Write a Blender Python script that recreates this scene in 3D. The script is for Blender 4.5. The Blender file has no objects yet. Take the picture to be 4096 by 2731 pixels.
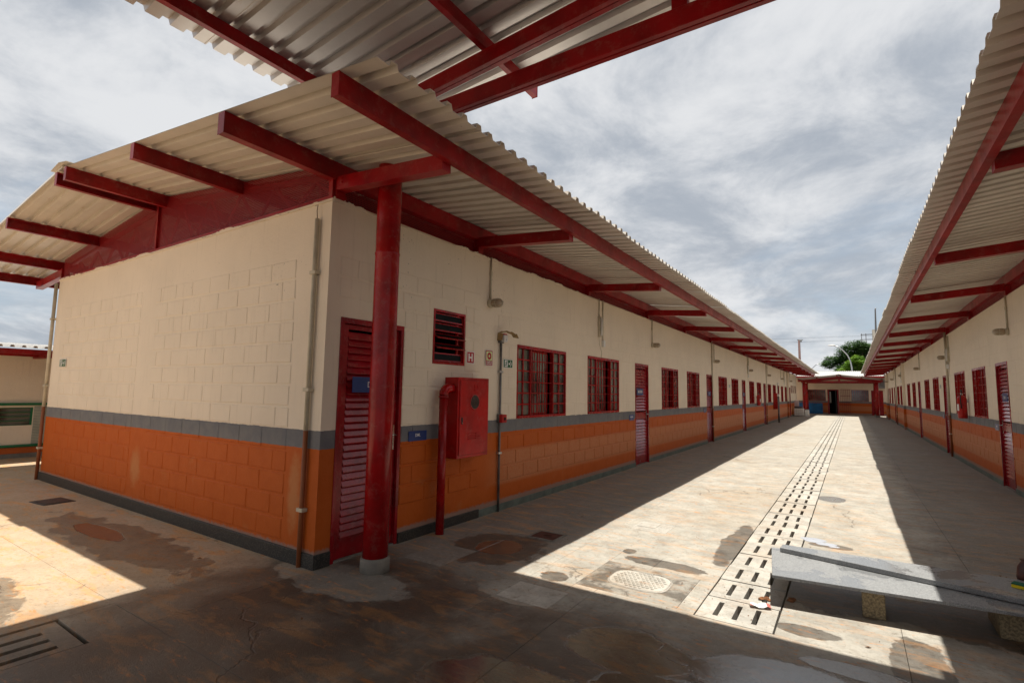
import bpy, math, random
from mathutils import Vector, Matrix
R_ = math.radians
random.seed(7)
S = bpy.context.scene
C = S.collection
# ------------------------------------------------------------------ camera
CX, CY, CZ = 3.8745, -2.8556, 1.536
YAW, PIT, ROL = 0.58448, 0.09710, 0.0170
cd = bpy.data.cameras.new('camera'); cam = bpy.data.objects.new('camera', cd); C.objects.link(cam)
cd.sensor_width = 36.0; cd.lens = 2048.3/4096*36; cd.clip_start = 0.05; cd.clip_end = 3000
cam.matrix_world = (Matrix.Translation((CX, CY, CZ)) @ Matrix.Rotation(YAW, 4, 'Z') @
                    Matrix.Rotation(math.pi/2 + PIT, 4, 'X') @ Matrix.Rotation(ROL, 4, 'Z'))
S.camera = cam
# ------------------------------------------------------------------ world: Nishita sky with broken cloud
SUNDIR = Vector((0.079, -0.004, 1)).normalized()
W = bpy.data.worlds.new('World'); S.world = W; W.use_nodes = True
wt = W.node_tree; wt.nodes.clear()
class NT:
    def __init__(s, t): s.t = t
    def n(s, typ, **kw):
        nd = s.t.nodes.new(typ)
        for k, v in kw.items():
            if k == 'i':
                for kk, vv in v.items():
                    if isinstance(vv, bpy.types.NodeSocket): s.t.links.new(vv, nd.inputs[kk])
                    else: nd.inputs[kk].default_value = vv
            else: setattr(nd, k, v)
        return nd
    def m(s, op, a, b=0.0, c=None, clamp=False):
        nd = s.n('ShaderNodeMath', operation=op, use_clamp=clamp); s.put(nd.inputs[0], a); s.put(nd.inputs[1], b)
        if c is not None: s.put(nd.inputs[2], c)
        return nd.outputs[0]
    def v(s, op, a, b=(0, 0, 0)):
        nd = s.n('ShaderNodeVectorMath', operation=op); s.put(nd.inputs[0], a); s.put(nd.inputs[1], b); return nd.outputs[0]
    def put(s, sock, v):
        if isinstance(v, bpy.types.NodeSocket): s.t.links.new(v, sock)
        else: sock.default_value = v
    def mix(s, f, a, b):
        nd = s.n('ShaderNodeMix', data_type='RGBA'); s.put(nd.inputs[0], f)
        s.put(nd.inputs[6], a if isinstance(a, bpy.types.NodeSocket) else (*a, 1)[:4]); s.put(nd.inputs[7], b if isinstance(b, bpy.types.NodeSocket) else (*b, 1)[:4]); return nd.outputs[2]
    def ramp(s, f, lo, hi, a=0.0, b=1.0, sm=True):
        nd = s.n('ShaderNodeMapRange', interpolation_type='SMOOTHSTEP' if sm else 'LINEAR'); s.put(nd.inputs[0], f)
        for i, v in enumerate((lo, hi, a, b)): nd.inputs[i+1].default_value = v
        return nd.outputs[0]
    def noise(s, vec, scale, detail=4, rough=.55, dist=0.0):
        nd = s.n('ShaderNodeTexNoise', i={'Scale': scale, 'Detail': detail, 'Roughness': rough, 'Distortion': dist}); s.put(nd.inputs['Vector'], vec); return nd.outputs[0]
w = NT(wt)
sky = w.n('ShaderNodeTexSky', sky_type='NISHITA', sun_disc=False)
sky.sun_elevation = math.asin(SUNDIR.z); sky.sun_rotation = math.atan2(SUNDIR.x, SUNDIR.y)
sky.air_density = 1.1; sky.dust_density = 1.5
tc = w.n('ShaderNodeTexCoord').outputs['Generated']
sp = w.n('ShaderNodeSeparateXYZ', i={0: tc})
zz = w.m('MAXIMUM', sp.outputs[2], 0.0)
den = w.m('ADD', zz, 0.26)
cu = w.n('ShaderNodeCombineXYZ', i={0: w.m('DIVIDE', sp.outputs[0], den), 1: w.m('DIVIDE', sp.outputs[1], den), 2: 0.3})
P = cu.outputs[0]
n1 = w.noise(P, 1.5, 10, .62, .35)
n2 = w.noise(w.v('ADD', P, (7.3, 2.1, 0)), 2.4, 11, .63, .3)
n3 = w.noise(w.v('ADD', P, (1.3, 5.1, 0)), 0.42, 3, .5)
cover = w.m('ADD', w.m('MULTIPLY', n1, .55), w.m('MULTIPLY', n3, .6))
cover = w.m('ADD', w.m('ADD', cover, .055), w.m('MULTIPLY', w.ramp(zz, 0.12, 0.62), .20))
cmask = w.ramp(cover, .47, .68)
shade = w.m('ADD', w.m('MULTIPLY', n2, .75), w.m('MULTIPLY', n1, .25))
ccol = w.mix(w.ramp(shade, .38, .62), (3.3, 3.6, 4.05), (6.3, 6.35, 6.45))
hz = w.ramp(zz, 0.0, 0.34, 1.0, 0.0)
blue = w.mix(.62, sky.outputs[0], (3.3, 4.0, 4.7))
blue = w.mix(w.m('MULTIPLY', hz, .55), blue, (4.4, 5.1, 5.9))
skyc = w.mix(w.m('MULTIPLY', cmask, .93), blue, ccol)
bg = w.n('ShaderNodeBackground', i={'Color': skyc, 'Strength': 0.10})
wt.links.new(bg.outputs[0], w.n('ShaderNodeOutputWorld').inputs[0])
# ------------------------------------------------------------------ sun
sd = bpy.data.lights.new('sun', 'SUN'); sd.energy = 5.0; sd.angle = R_(0.53); sd.color = (1, .955, .88)
so = bpy.data.objects.new('sun', sd); C.objects.link(so)
so.rotation_euler = SUNDIR.to_track_quat('Z', 'Y').to_euler(); so.location = (3, 0, 30)
S.view_settings.view_transform = 'Standard'; S.view_settings.look = 'None'
S.view_settings.exposure = 0.36; S.view_settings.gamma = 1.0; S.view_settings.use_curve_mapping = False

# ------------------------------------------------------------------ geometry helpers
class MB:
    def __init__(s): s.v = []; s.f = []; s.mi = []; s.cur = 0; s.sm = []
    def quad(s, *p, smooth=False):
        b = len(s.v); s.v += [tuple(q) for q in p]; s.f.append(tuple(range(b, b+len(p)))); s.mi.append(s.cur); s.sm.append(smooth)
    def box(s, a, b, M=None, bev=0.0):
        x0, y0, z0 = [min(p, q) for p, q in zip(a, b)]; x1, y1, z1 = [max(p, q) for p, q in zip(a, b)]
        if bev > 0 and min(x1-x0, y1-y0, z1-z0) > 2.2*bev:
            # chamfered box: convex hull of 24 points
            e = bev; base = len(s.v); idx = {}
            def vid(p):
                k = tuple(round(t, 6) for t in p)
                if k not in idx: idx[k] = len(s.v); s.v.append(tuple(M @ Vector(p)) if M else tuple(p))
                return idx[k]
            lo = (x0, y0, z0); hi = (x1, y1, z1)
            def pt(c, ax):  # corner c sign tuple, vertex lying on face ax
                return tuple((hi[i] if c[i] else lo[i]) if i == ax else ((hi[i]-e) if c[i] else (lo[i]+e)) for i in range(3))
            def add(ps): s.f.append(tuple(vid(p) for p in ps)); s.mi.append(s.cur); s.sm.append(False)
            for ax in range(3):
                o = [i for i in range(3) if i != ax]
                for sg in (0, 1):
                    seq = [(0, 0), (1, 0), (1, 1), (0, 1)]
                    cs = []
                    for q in seq:
                        c = [0, 0, 0]; c[ax] = sg; c[o[0]] = q[0]; c[o[1]] = q[1]; cs.append(pt(c, ax))
                    if (sg == 1) == (ax == 1): cs.reverse()
                    add(cs)
            for i in range(3):      # edges along axis i
                j, k = [q for q in range(3) if q != i]
                for sj in (0, 1):
                    for sk in (0, 1):
                        c0 = [0]*3; c0[i] = 0; c0[j] = sj; c0[k] = sk; c1 = list(c0); c1[i] = 1
                        add([pt(c0, j), pt(c1, j), pt(c1, k), pt(c0, k)])
            for cx in (0, 1):
                for cy in (0, 1):
                    for cz in (0, 1): add([pt((cx, cy, cz), 0), pt((cx, cy, cz), 1), pt((cx, cy, cz), 2)])
            return
        P = [(x0, y0, z0), (x1, y0, z0), (x1, y1, z0), (x0, y1, z0), (x0, y0, z1), (x1, y0, z1), (x1, y1, z1), (x0, y1, z1)]
        if M: P = [tuple(M @ Vector(p)) for p in P]
        b0 = len(s.v); s.v += P
        for f in ((0, 3, 2, 1), (4, 5, 6, 7), (0, 1, 5, 4), (1, 2, 6, 5), (2, 3, 7, 6), (3, 0, 4, 7)):
            s.f.append(tuple(b0+i for i in f)); s.mi.append(s.cur); s.sm.append(False)
    def prism(s, prof, p0, p1, xa, ya, cap=True):
        """profile (list of 2D) extruded from p0 to p1; xa, ya: vectors of profile axes"""
        p0, p1, xa, ya = map(Vector, (p0, p1, xa, ya)); b0 = len(s.v); n = len(prof)
        for o in (p0, p1):
            for (a, b) in prof: s.v.append(tuple(o + xa*a + ya*b))
        for i in range(n):
            j = (i+1) % n; s.f.append((b0+i, b0+j, b0+n+j, b0+n+i)); s.mi.append(s.cur); s.sm.append(False)
        if cap:
            s.f.append(tuple(b0+i for i in range(n-1, -1, -1))); s.f.append(tuple(b0+n+i for i in range(n)))
            s.mi += [s.cur]*2; s.sm += [False]*2
    def tube(s, pts, r, n=12, cap=True):
        pts = [Vector(p) for p in pts]; rr = r if isinstance(r, (list, tuple)) else [r]*len(pts)
        b0 = len(s.v); prev = None
        for i, p in enumerate(pts):
            t = (pts[min(i+1, len(pts)-1)] - pts[max(i-1, 0)]).normalized()
            if prev is None: u = t.orthogonal().normalized()
            else: u = (prev - t*prev.dot(t)).normalized()
            prev = u; vv = t.cross(u)
            for k in range(n):
                a = 2*math.pi*k/n; s.v.append(tuple(p + (u*math.cos(a) + vv*math.sin(a))*rr[i]))
        for i in range(len(pts)-1):
            for k in range(n):
                k2 = (k+1) % n
                s.f.append((b0+i*n+k, b0+i*n+k2, b0+(i+1)*n+k2, b0+(i+1)*n+k)); s.mi.append(s.cur); s.sm.append(True)
        if cap:
            s.f.append(tuple(b0+k for k in range(n-1, -1, -1))); s.f.append(tuple(b0+(len(pts)-1)*n+k for k in range(n)))
            s.mi += [s.cur]*2; s.sm += [False]*2
    def lathe(s, prof, o, axis='z', n=20):
        o = Vector(o); ax = {'z': (Vector((1, 0, 0)), Vector((0, 1, 0)), Vector((0, 0, 1))), 'x': (Vector((0, 1, 0)), Vector((0, 0, 1)), Vector((1, 0, 0))), 'y': (Vector((0, 0, 1)), Vector((1, 0, 0)), Vector((0, 1, 0)))}[axis]
        b0 = len(s.v)
        for (r, h) in prof:
            for k in range(n):
                a = 2*math.pi*k/n; s.v.append(tuple(o + ax[0]*r*math.cos(a) + ax[1]*r*math.sin(a) + ax[2]*h))
        for i in range(len(prof)-1):
            for k in range(n):
                k2 = (k+1) % n; s.f.append((b0+i*n+k, b0+i*n+k2, b0+(i+1)*n+k2, b0+(i+1)*n+k)); s.mi.append(s.cur); s.sm.append(True)
        s.f.append(tuple(b0+k for k in range(n-1, -1, -1))); s.f.append(tuple(b0+(len(prof)-1)*n+k for k in range(n))); s.mi += [s.cur]*2; s.sm += [False]*2
    def mesh(s, name, mats, off=(0, 0, 0)):
        me = bpy.data.meshes.new(name); o = Vector(off)
        me.from_pydata([tuple(Vector(p) - o) for p in s.v], [], s.f)
        for m_ in (mats if isinstance(mats, (list, tuple)) else [mats]): me.materials.append(m_)
        me.polygons.foreach_set('material_index', s.mi); me.polygons.foreach_set('use_smooth', s.sm); me.update(); return me
def wloc(o):
    p = Vector((0, 0, 0))
    while o is not None: p += o.location; o = o.parent
    return p
def part(name, mb, mat, parent=None, kind=None, label=None, local=False):
    off = (0, 0, 0) if (local or parent is None) else wloc(parent)
    me = mb.mesh(name, mat, off) if isinstance(mb, MB) else mb
    o = bpy.data.objects.new(name, me); C.objects.link(o)
    if parent: o.parent = parent
    if kind: o['kind'] = kind
    if label: o['label'] = label
    return o
def inst(name, me, parent, loc, rot=(0, 0, 0), scale=None):
    o = bpy.data.objects.new(name, me); C.objects.link(o); o.parent = parent
    o.location = Vector(loc) - wloc(parent); o.rotation_euler = rot
    if scale: o.scale = scale
    return o
def thing(name, label, cat, loc=(0, 0, 0), group=None, rz=0):
    o = bpy.data.objects.new(name, None); C.objects.link(o); o.empty_display_size = .2
    o.location = loc; o.rotation_euler = (0, 0, rz); o['label'] = label; o['category'] = cat
    if group: o['group'] = group
    return o
def copytree(src, loc, label, rz=None):
    r = src.copy(); C.objects.link(r); r.location = loc; r['label'] = label
    if rz is not None: r.rotation_euler = (0, 0, rz)
    for ch in list(src.children):
        c = ch.copy(); C.objects.link(c); c.parent = r
        for g in list(ch.children):
            d = g.copy(); C.objects.link(d); d.parent = c
    return r
def text_mesh(txt, size, mat, thick=.0015, align='CENTER'):
    cu_ = bpy.data.curves.new('lettering', 'FONT'); cu_.body = txt; cu_.size = size; cu_.extrude = thick/2; cu_.align_x = align; cu_.align_y = 'CENTER'; cu_.resolution_u = 3; cu_.offset = size*.012
    o = bpy.data.objects.new('lettering_tmp', cu_); C.objects.link(o)
    dg = bpy.context.evaluated_depsgraph_get(); dg.update(); me = bpy.data.meshes.new_from_object(o.evaluated_get(dg))
    bpy.data.objects.remove(o); me.materials.clear(); me.materials.append(mat); me.name = 'lettering'; return me

# ------------------------------------------------------------------ materials
def newmat(name):
    m_ = bpy.data.materials.new(name); m_.use_nodes = True; m_.node_tree.nodes.clear(); t = NT(m_.node_tree)
    b = t.n('ShaderNodeBsdfPrincipled'); o = t.n('ShaderNodeOutputMaterial'); m_.node_tree.links.new(b.outputs[0], o.inputs[0]); return m_, t, b
def bump(t, b, h, dist=.004, strength=1.0):
    nd = t.n('ShaderNodeBump', i={'Distance': dist, 'Strength': strength}); t.put(nd.inputs['Height'], h); t.put(b.inputs['Normal'], nd.outputs[0])
def wpos(t): return t.n('ShaderNodeNewGeometry').outputs['Position']
def simple(name, col, rough=.5, metal=0.0, var=.12, vs=6.0, bmp=0.0, bs=60, dirt=None, spec=.5, coat=0.0):
    m_, t, b = newmat(name); p = wpos(t)
    n = t.noise(p, vs, 5, .6)
    c = t.mix(t.ramp(n, .3, .7), tuple(x*(1-var) for x in col), tuple(min(1, x*(1+var)) for x in col))
    if dirt:
        dn = t.noise(p, dirt[1], 6, .65, .4); c = t.mix(t.m('MULTIPLY', t.ramp(dn, dirt[2], dirt[2]+.12), dirt[3]), c, dirt[0])
    t.put(b.inputs['Base Color'], c); b.inputs['Metallic'].default_value = metal
    t.put(b.inputs['Roughness'], t.m('ADD', rough-.06, t.m('MULTIPLY', n, .12))); b.inputs['Specular IOR Level'].default_value = spec
    b.inputs['Coat Weight'].default_value = coat
    if bmp: bump(t, b, t.noise(p, bs, 4, .6), bmp)
    return m_
CREAM = (.82, .705, .555); GREY = (.155, .155, .165); ORANGE = (.50, .100, .010)
def wallmat(name, zt=1.163, zb=1.003, pale_band=True):
    m_, t, b = newmat(name); p = wpos(t); s = t.n('ShaderNodeSeparateXYZ', i={0: p})
    z = s.outputs[2]; y = s.outputs[1]; x = s.outputs[0]
    wob = t.m('MULTIPLY', t.m('SUBTRACT', t.noise(p, 9, 5, .7), .5), .024); zw = t.m('ADD', z, wob)
    big = t.noise(p, 1.1, 5, .6); fine = t.noise(p, 30, 5, .7); mid = t.noise(p, 5, 5, .65, .3)
    sc = t.n('ShaderNodeMapping', i={'Scale': (6, 6, .55)}); t.put(sc.inputs[0], p); streak = t.noise(sc.outputs[0], 3.0, 4, .6)
    cream = t.mix(t.ramp(big, .3, .7), CREAM, tuple(c*.93 for c in CREAM))
    cream = t.mix(t.m('MULTIPLY', t.ramp(streak, .54, .75), .16), cream, (.36, .27, .18))
    pits = t.ramp(t.noise(p, 42, 3, .5), .66, .72); pm = t.ramp(t.noise(p, 1.7, 3, .5), .50, .62)
    pm = t.m('MULTIPLY', pm, t.ramp(z, 2.0, 2.9))
    cream = t.mix(t.m('MULTIPLY', t.m('MULTIPLY', pits, pm), .85), cream, (.045, .035, .028))
    grey = t.mix(t.ramp(mid, .3, .7), GREY, (.20, .195, .19))
    orange = t.mix(t.ramp(mid, .35, .72), ORANGE, (.46, .085, .005))
    fade = t.m('MULTIPLY', t.ramp(t.noise(p, 2.6, 6, .7, .5), .60, .72), .28)
    orange = t.mix(fade, orange, (.47, .20, .075))
    if pale_band:   # courtyard face courses: wear, plus bounced ground light put into the colour
        band = t.m('MULTIPLY', t.ramp(zw, .30, .37), t.ramp(zw, .80, .73, 0, 1) if False else t.m('SUBTRACT', 1.0, t.ramp(zw, .72, .80)))
        far = t.ramp(y, 2.3, 3.0)
        orange = t.mix(t.m('MULTIPLY', t.m('MULTIPLY', band, far), t.ramp(fine, .25, .6, .45, .95)), orange, (.52, .20, .085))
        # pale repair patches on the end wall pilasters
    def patch(cx, cz, rx, rz):
        dx = t.m('DIVIDE', t.m('SUBTRACT', x, cx), rx); dz = t.m('DIVIDE', t.m('SUBTRACT', z, cz), rz)
        d = t.m('ADD', t.m('ADD', t.m('MULTIPLY', dx, dx), t.m('MULTIPLY', dz, dz)), t.m('MULTIPLY', t.m('SUBTRACT', t.noise(p, 6, 5, .7), .5), 2.2))
        return t.m('MULTIPLY', t.m('SUBTRACT', 1.0, t.ramp(d, .0, 1.3)), t.m('LESS_THAN', y, .02))
    pp = t.m('MAXIMUM', patch(-3.62, .52, .15, .24), patch(-.33, .60, .10, .36))
    orange = t.mix(t.m('MULTIPLY', pp, .55), orange, (.53, .26, .10))
    low = t.m('SUBTRACT', 1.0, t.ramp(t.m('ADD', z, t.m('MULTIPLY', t.m('SUBTRACT', t.noise(p, 14, 6, .75), .5), .10)), .125, .16))
    orange = t.mix(t.m('MULTIPLY', low, .75), orange, (.27, .235, .20))
    c = t.mix(t.m('GREATER_THAN', zw, zb), orange, grey); c = t.mix(t.m('GREATER_THAN', zw, zt), c, cream)
    # runs of dirt just under openings / beam
    c = t.mix(t.m('MULTIPLY', t.ramp(fine, .62, .8), .12), c, (.12, .09, .06))
    t.put(b.inputs['Base Color'], c); t.put(b.inputs['Roughness'], t.m('ADD', t.ramp(z, .95, 1.2, .52, .8), t.m('MULTIPLY', fine, .12)))
    hgt = t.m('ADD', t.m('MULTIPLY', fine, .5), t.m('ADD', t.m('MULTIPLY', t.noise(p, 110, 3, .6), .35), t.m('MULTIPLY', mid, .6)))
    b.inputs['Specular IOR Level'].default_value = .22
    bump(t, b, hgt, .007); return m_
M_wall = wallmat('painted_blockwork')
M_wallin = simple('rough_plaster', (.10, .085, .07), .9)
def redmat(name, col=(.34, .0035, .006), rough=.33, wear=.25):
    m_, t, b = newmat(name); p = wpos(t); n = t.noise(p, 3.5, 5, .6, .3); f = t.noise(p, 45, 4, .6)
    c = t.mix(t.ramp(n, .3, .75), col, tuple(x*.52 for x in col))
    c = t.mix(t.m('MULTIPLY', t.ramp(n, .60, .72), wear*.5), c, (.42, .03, .015))
    c = t.mix(t.m('MULTIPLY', t.ramp(f, .66, .74), wear*1.6), c, (.06, .012, .01)); c = t.mix(t.m('MULTIPLY', t.ramp(t.noise(p, 11, 7, .75), .50, .68), .16), c, (.40, .22, .18))
    t.put(b.inputs['Base Color'], c); t.put(b.inputs['Roughness'], t.m('ADD', rough-.08, t.m('MULTIPLY', n, .22)))
    b.inputs['Specular IOR Level'].default_value = .32
    bump(t, b, t.m('ADD', t.m('MULTIPLY', f, .3), n), .0015); return m_
M_red = redmat('red_steel_paint'); M_redgloss = redmat('red_gloss_enamel', (.40, .0045, .006), .24, .12); M_reddoor = redmat('red_door_enamel', (.33, .004, .010), .22, .12)
M_slat = redmat('red_slat_enamel', (.38, .006, .014), .18, .1); M_slat.node_tree.nodes['Principled BSDF'].inputs['Specular IOR Level'].default_value = .5
M_redcol = redmat('red_column_paint', (.38, .0045, .006), .22, .3)
M_redcab = redmat('red_cabinet_enamel', (.50, .008, .007), .3, .08)
def meshmat():
    m_, t, b = newmat('red_wire_mesh'); p = wpos(t); s = t.n('ShaderNodeSeparateXYZ', i={0: p})
    def g(v): return t.m('LESS_THAN', t.m('FRACT', t.m('MULTIPLY', v, 55.0)), .30)
    hor = t.m('ADD', s.outputs[0], s.outputs[1])
    w_ = t.m('MAXIMUM', g(hor), g(s.outputs[2])); t.put(b.inputs['Alpha'], w_)
    b.inputs['Base Color'].default_value = (.27, .005, .008, 1); b.inputs['Roughness'].default_value = .5; return m_
M_mesh = meshmat()
def roofmat(name, col, metal, rough):
    m_, t, b = newmat(name); p = wpos(t); oi = t.n('ShaderNodeObjectInfo').outputs['Random']
    n = t.noise(p, 1.4, 6, .65, .0); f = t.noise(p, 22, 5, .65)
    c = t.mix(t.ramp(n, .3, .7), col, tuple(x*.85 for x in col)); c = t.mix(t.m('MULTIPLY', oi, .15), c, (.36, .29, .22))
    mp = t.n('ShaderNodeMapping', i={'Scale': (1, 5, 1)}); t.put(mp.inputs[0], p)
    st = t.noise(mp.outputs[0], 1.6, 6, .7, .1)
    c = t.mix(t.m('MULTIPLY', t.ramp(st, .64, .74), .5), c, (.34, .18, .06))
    c = t.mix(t.m('MULTIPLY', t.ramp(f, .70, .76), .6), c, (.08, .06, .04))
    t.put(b.inputs['Base Color'], c); b.inputs['Metallic'].default_value = metal; t.put(b.inputs['Roughness'], t.m('ADD', rough-.1, t.m('MULTIPLY', n, .22)))
    bump(t, b, t.m('MULTIPLY', f, .2), .0015); return m_
M_roof = roofmat('weathered_galvanised_sheet', (.74, .69, .61), .15, .42); M_roofc = roofmat('galvanised_sheet', (.62, .59, .575), .55, .33)
M_white = simple('white_roof_sheet', (.50, .48, .45), .5)
M_glass, t_, b_ = newmat('dusty_window_glass'); b_.inputs['Base Color'].default_value = (.045, .055, .042, 1); b_.inputs['Roughness'].default_value = .09; b_.inputs['Specular IOR Level'].default_value = .9; b_.inputs['Coat Weight'].default_value = .5; b_.inputs['Coat Roughness'].default_value = .06
p_ = wpos(t_); t_.put(b_.inputs['Base Color'], t_.mix(t_.ramp(t_.noise(p_, 2.1, 2), .38, .62), (.035, .042, .034), (.15, .17, .14)))
M_clear = simple('thin_dark_glass', (.008, .009, .009), .5, spec=.08)
M_dark = simple('unlit_interior', (.012, .011, .010), .9)
M_granite, t_, b_ = newmat('dark_terrazzo_plinth'); p_ = wpos(t_); v_ = t_.n('ShaderNodeTexVoronoi', i={'Scale': 90}); t_.put(v_.inputs['Vector'], p_)
t_.put(b_.inputs['Base Color'], t_.mix(t_.ramp(v_.outputs['Distance'], .1, .5), (.12, .10, .08), (.022, .022, .02))); b_.inputs['Roughness'].default_value = .5
M_skirt = simple('green_grey_skirting_paint', (.125, .155, .13), .6, var=.25, vs=5, dirt=((.30, .26, .2), 9, .6, .5), bmp=.003)
M_conduit = simple('cream_plastic_conduit', (.50, .44, .32), .5, var=.15); M_greyc = simple('grey_steel_conduit', (.17, .165, .16), .45, .5, var=.3, vs=14)
M_orangec = simple('orange_overpainted_conduit', (.26, .075, .02), .6)
M_zinc = simple('galvanised_steel', (.5, .5, .5), .35, .85); M_concrete = simple('cast_concrete', (.21, .19, .16), .85, var=.2, bmp=.004, dirt=((.12, .1, .08), 5, .56, .5))
M_lamp = simple('dusty_lamp_glass', (.40, .31, .21), .25, var=.2, vs=20, coat=.4); M_plwhite = simple('white_plastic', (.72, .70, .66), .4, var=.06)
M_blue = simple('blue_sign_plastic', (.006, .035, .17), .3, var=.1); M_signw = simple('white_sign_print', (.78, .77, .74), .4, var=.03); M_signred = simple('red_sign_print', (.42, .006, .015), .35, var=.05)
M_signgreen = simple('green_sign_print', (.006, .11, .025), .35, var=.05); M_lumin = simple('pale_luminous_print', (.62, .74, .36), .4, var=.04)
M_black = simple('black_rubber', (.015, .015, .015), .6); M_chrome = simple('satin_chrome', (.62, .62, .6), .2, 1.0); M_paper = simple('brown_paper', (.36, .24, .10), .85, var=.25, vs=20)
M_mat = simple('blue_foam', (.01, .115, .30), .75, var=.25, vs=2.5); M_green = simple('green_steel_paint', (.006, .14, .05), .4); M_plywood = simple('pink_foam_board', (.55, .42, .44), .8)
M_yellow = simple('yellow_sponge_foam', (.75, .58, .02), .9); M_scour = simple('green_scouring_fibre', (.01, .11, .06), .95)
M_brownp = simple('brown_printed_pouch', (.09, .028, .02), .4, var=.5, vs=18); M_rust = simple('rusted_iron', (.085, .03, .02), .7, .3, var=.4, vs=12)
M_bark = simple('tree_bark', (.11, .08, .055), .9); M_debris = simple('clay_crumbs', (.22, .09, .035), .95, var=.4, vs=40, bmp=.01)

# concrete ground ----------------------------------------------------------
def blobs(t, x, y, wob, lst):
    out = None
    for (cx, cy, rx, ry) in lst:
        dx = t.m('DIVIDE', t.m('SUBTRACT', x, cx), rx); dy = t.m('DIVIDE', t.m('SUBTRACT', y, cy), ry)
        d = t.m('ADD', t.m('MULTIPLY', dx, dx), t.m('MULTIPLY', dy, dy)); d = t.m('ADD', d, wob)
        e = t.m('SUBTRACT', 1.0, t.ramp(d, .82, 1.0)); out = e if out is None else t.m('MAXIMUM', out, e)
    return out
def groundmat(name, base=(.475, .445, .375), stain=1.0, wet=True, damped=0.0):
    m_, t, b = newmat(name); p = wpos(t); s = t.n('ShaderNodeSeparateXYZ', i={0: p}); x, y = s.outputs[0], s.outputs[1]
    big = t.noise(p, .55, 6, .6, .5); mid = t.noise(p, 2.6, 9, .72, .3); m2 = t.noise(p, 8.5, 8, .72, .5); fine = t.noise(p, 30, 6, .78); grit = t.noise(p, 120, 3, .65)
    c = t.mix(t.ramp(mid, .28, .70), tuple(min(1, q*1.12) for q in base), tuple(q*.70 for q in base))
    c = t.mix(t.m('MULTIPLY', t.ramp(m2, .46, .66), .40), c, (.27, .225, .17)); c = t.mix(t.m('MULTIPLY', t.ramp(big, .45, .68), .38), c, (.36, .26, .155))
    oi = t.n('ShaderNodeObjectInfo').outputs['Random']; c = t.mix(t.m('MULTIPLY', oi, .16), c, (.22, .20, .17))
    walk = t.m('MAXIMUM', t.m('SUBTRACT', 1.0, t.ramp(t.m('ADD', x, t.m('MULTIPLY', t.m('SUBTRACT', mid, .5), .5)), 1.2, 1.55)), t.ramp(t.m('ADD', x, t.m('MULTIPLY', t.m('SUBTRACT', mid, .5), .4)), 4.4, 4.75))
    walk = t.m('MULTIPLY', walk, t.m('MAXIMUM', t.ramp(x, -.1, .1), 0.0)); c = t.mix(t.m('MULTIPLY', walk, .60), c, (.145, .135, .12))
    mp = t.n('ShaderNodeMapping', i={'Rotation': (0, 0, .5), 'Scale': (1.0, 3.4, 1)}); t.put(mp.inputs[0], p)
    st = t.noise(mp.outputs[0], 2.0, 8, .72, .4); st2 = t.noise(mp.outputs[0], 6.0, 7, .7, .4); st3 = t.noise(t.v('ADD', mp.outputs[0], (5, 3, 0)), 1.1, 8, .7, .4)
    near = t.m('SUBTRACT', 1.0, t.ramp(y, 3.0, 16.0, 0, .7)); leftg = t.ramp(x, -1.2, 1.6, 1.0, .38)
    damp_shade = None
    if wet or damped:
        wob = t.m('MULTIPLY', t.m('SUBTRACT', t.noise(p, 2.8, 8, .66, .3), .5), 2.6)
        fore_shade = t.m('MULTIPLY', t.m('SUBTRACT', 1.0, t.ramp(t.m('ADD', y, t.m('MULTIPLY', wob, .30)), .30, 1.05)), t.ramp(t.m('ADD', x, t.m('MULTIPLY', wob, .35)), -1.0, -.3))  # wet film, plus canopy shade over the foreground put into the colour
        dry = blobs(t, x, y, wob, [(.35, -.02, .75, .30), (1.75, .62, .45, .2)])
        fore_shade = t.m('MULTIPLY', fore_shade, t.m('SUBTRACT', 1.0, t.m('MULTIPLY', dry, .65)))
        fore_shade = t.m('MULTIPLY', fore_shade, t.ramp(t.noise(p, 1.3, 7, .68, .4), .30, .60, .62, 1.0))
        damp_shade = blobs(t, x, y, wob, [(.90, 1.45, .50, .52), (-2.3, -.60, 1.7, .33), (2.80, 3.05, .13, .9), (2.38, 1.93, .42, .11), (4.15, 1.12, .16, .40), (3.58, 1.18, .20, .10), (-1.5, -1.95, .95, .42), (5.3, 2.7, .6, .25), (3.62, 3.55, .2, .1), (2.0, 2.12, .07, .09), (1.72, 1.08, .13, .13), (3.75, 2.0, .55, .4), (4.5, 2.0, .6, .4)])
        damp_shade = t.m('MULTIPLY', damp_shade, t.ramp(m2, .3, .6, 1.0, .72)); damp_shade = t.m('MAXIMUM', damp_shade, fore_shade)
        if damped: damp_shade = t.m('MAXIMUM', damp_shade, t.ramp(mid, .40, .56, damped, .05))
        c = t.mix(t.m('MULTIPLY', damp_shade, .88), c, (.046, .034, .023))
    if damp_shade is not None: leftg = t.m('MAXIMUM', leftg, t.m('MULTIPLY', damp_shade, .9))
    f1 = t.m('MULTIPLY', t.ramp(st, .50, .62), t.m('MULTIPLY', near, leftg)); f2 = t.m('MULTIPLY', t.ramp(st2, .58, .64), t.m('MULTIPLY', near, t.ramp(st3, .42, .55)))
    dk = t.m('SUBTRACT', 1.0, t.m('MULTIPLY', damp_shade, .72)) if damp_shade is not None else 1.0
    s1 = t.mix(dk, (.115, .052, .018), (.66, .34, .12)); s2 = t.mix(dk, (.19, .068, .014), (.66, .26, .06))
    c = t.mix(t.m('MULTIPLY', t.ramp(x, -.9, .2, .50, 0.0), dk), c, (.60, .385, .19))
    c = t.mix(t.m('MULTIPLY', f1, .66*stain), c, s1); c = t.mix(t.m('MULTIPLY', f2, .70*stain), c, s2)
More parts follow.
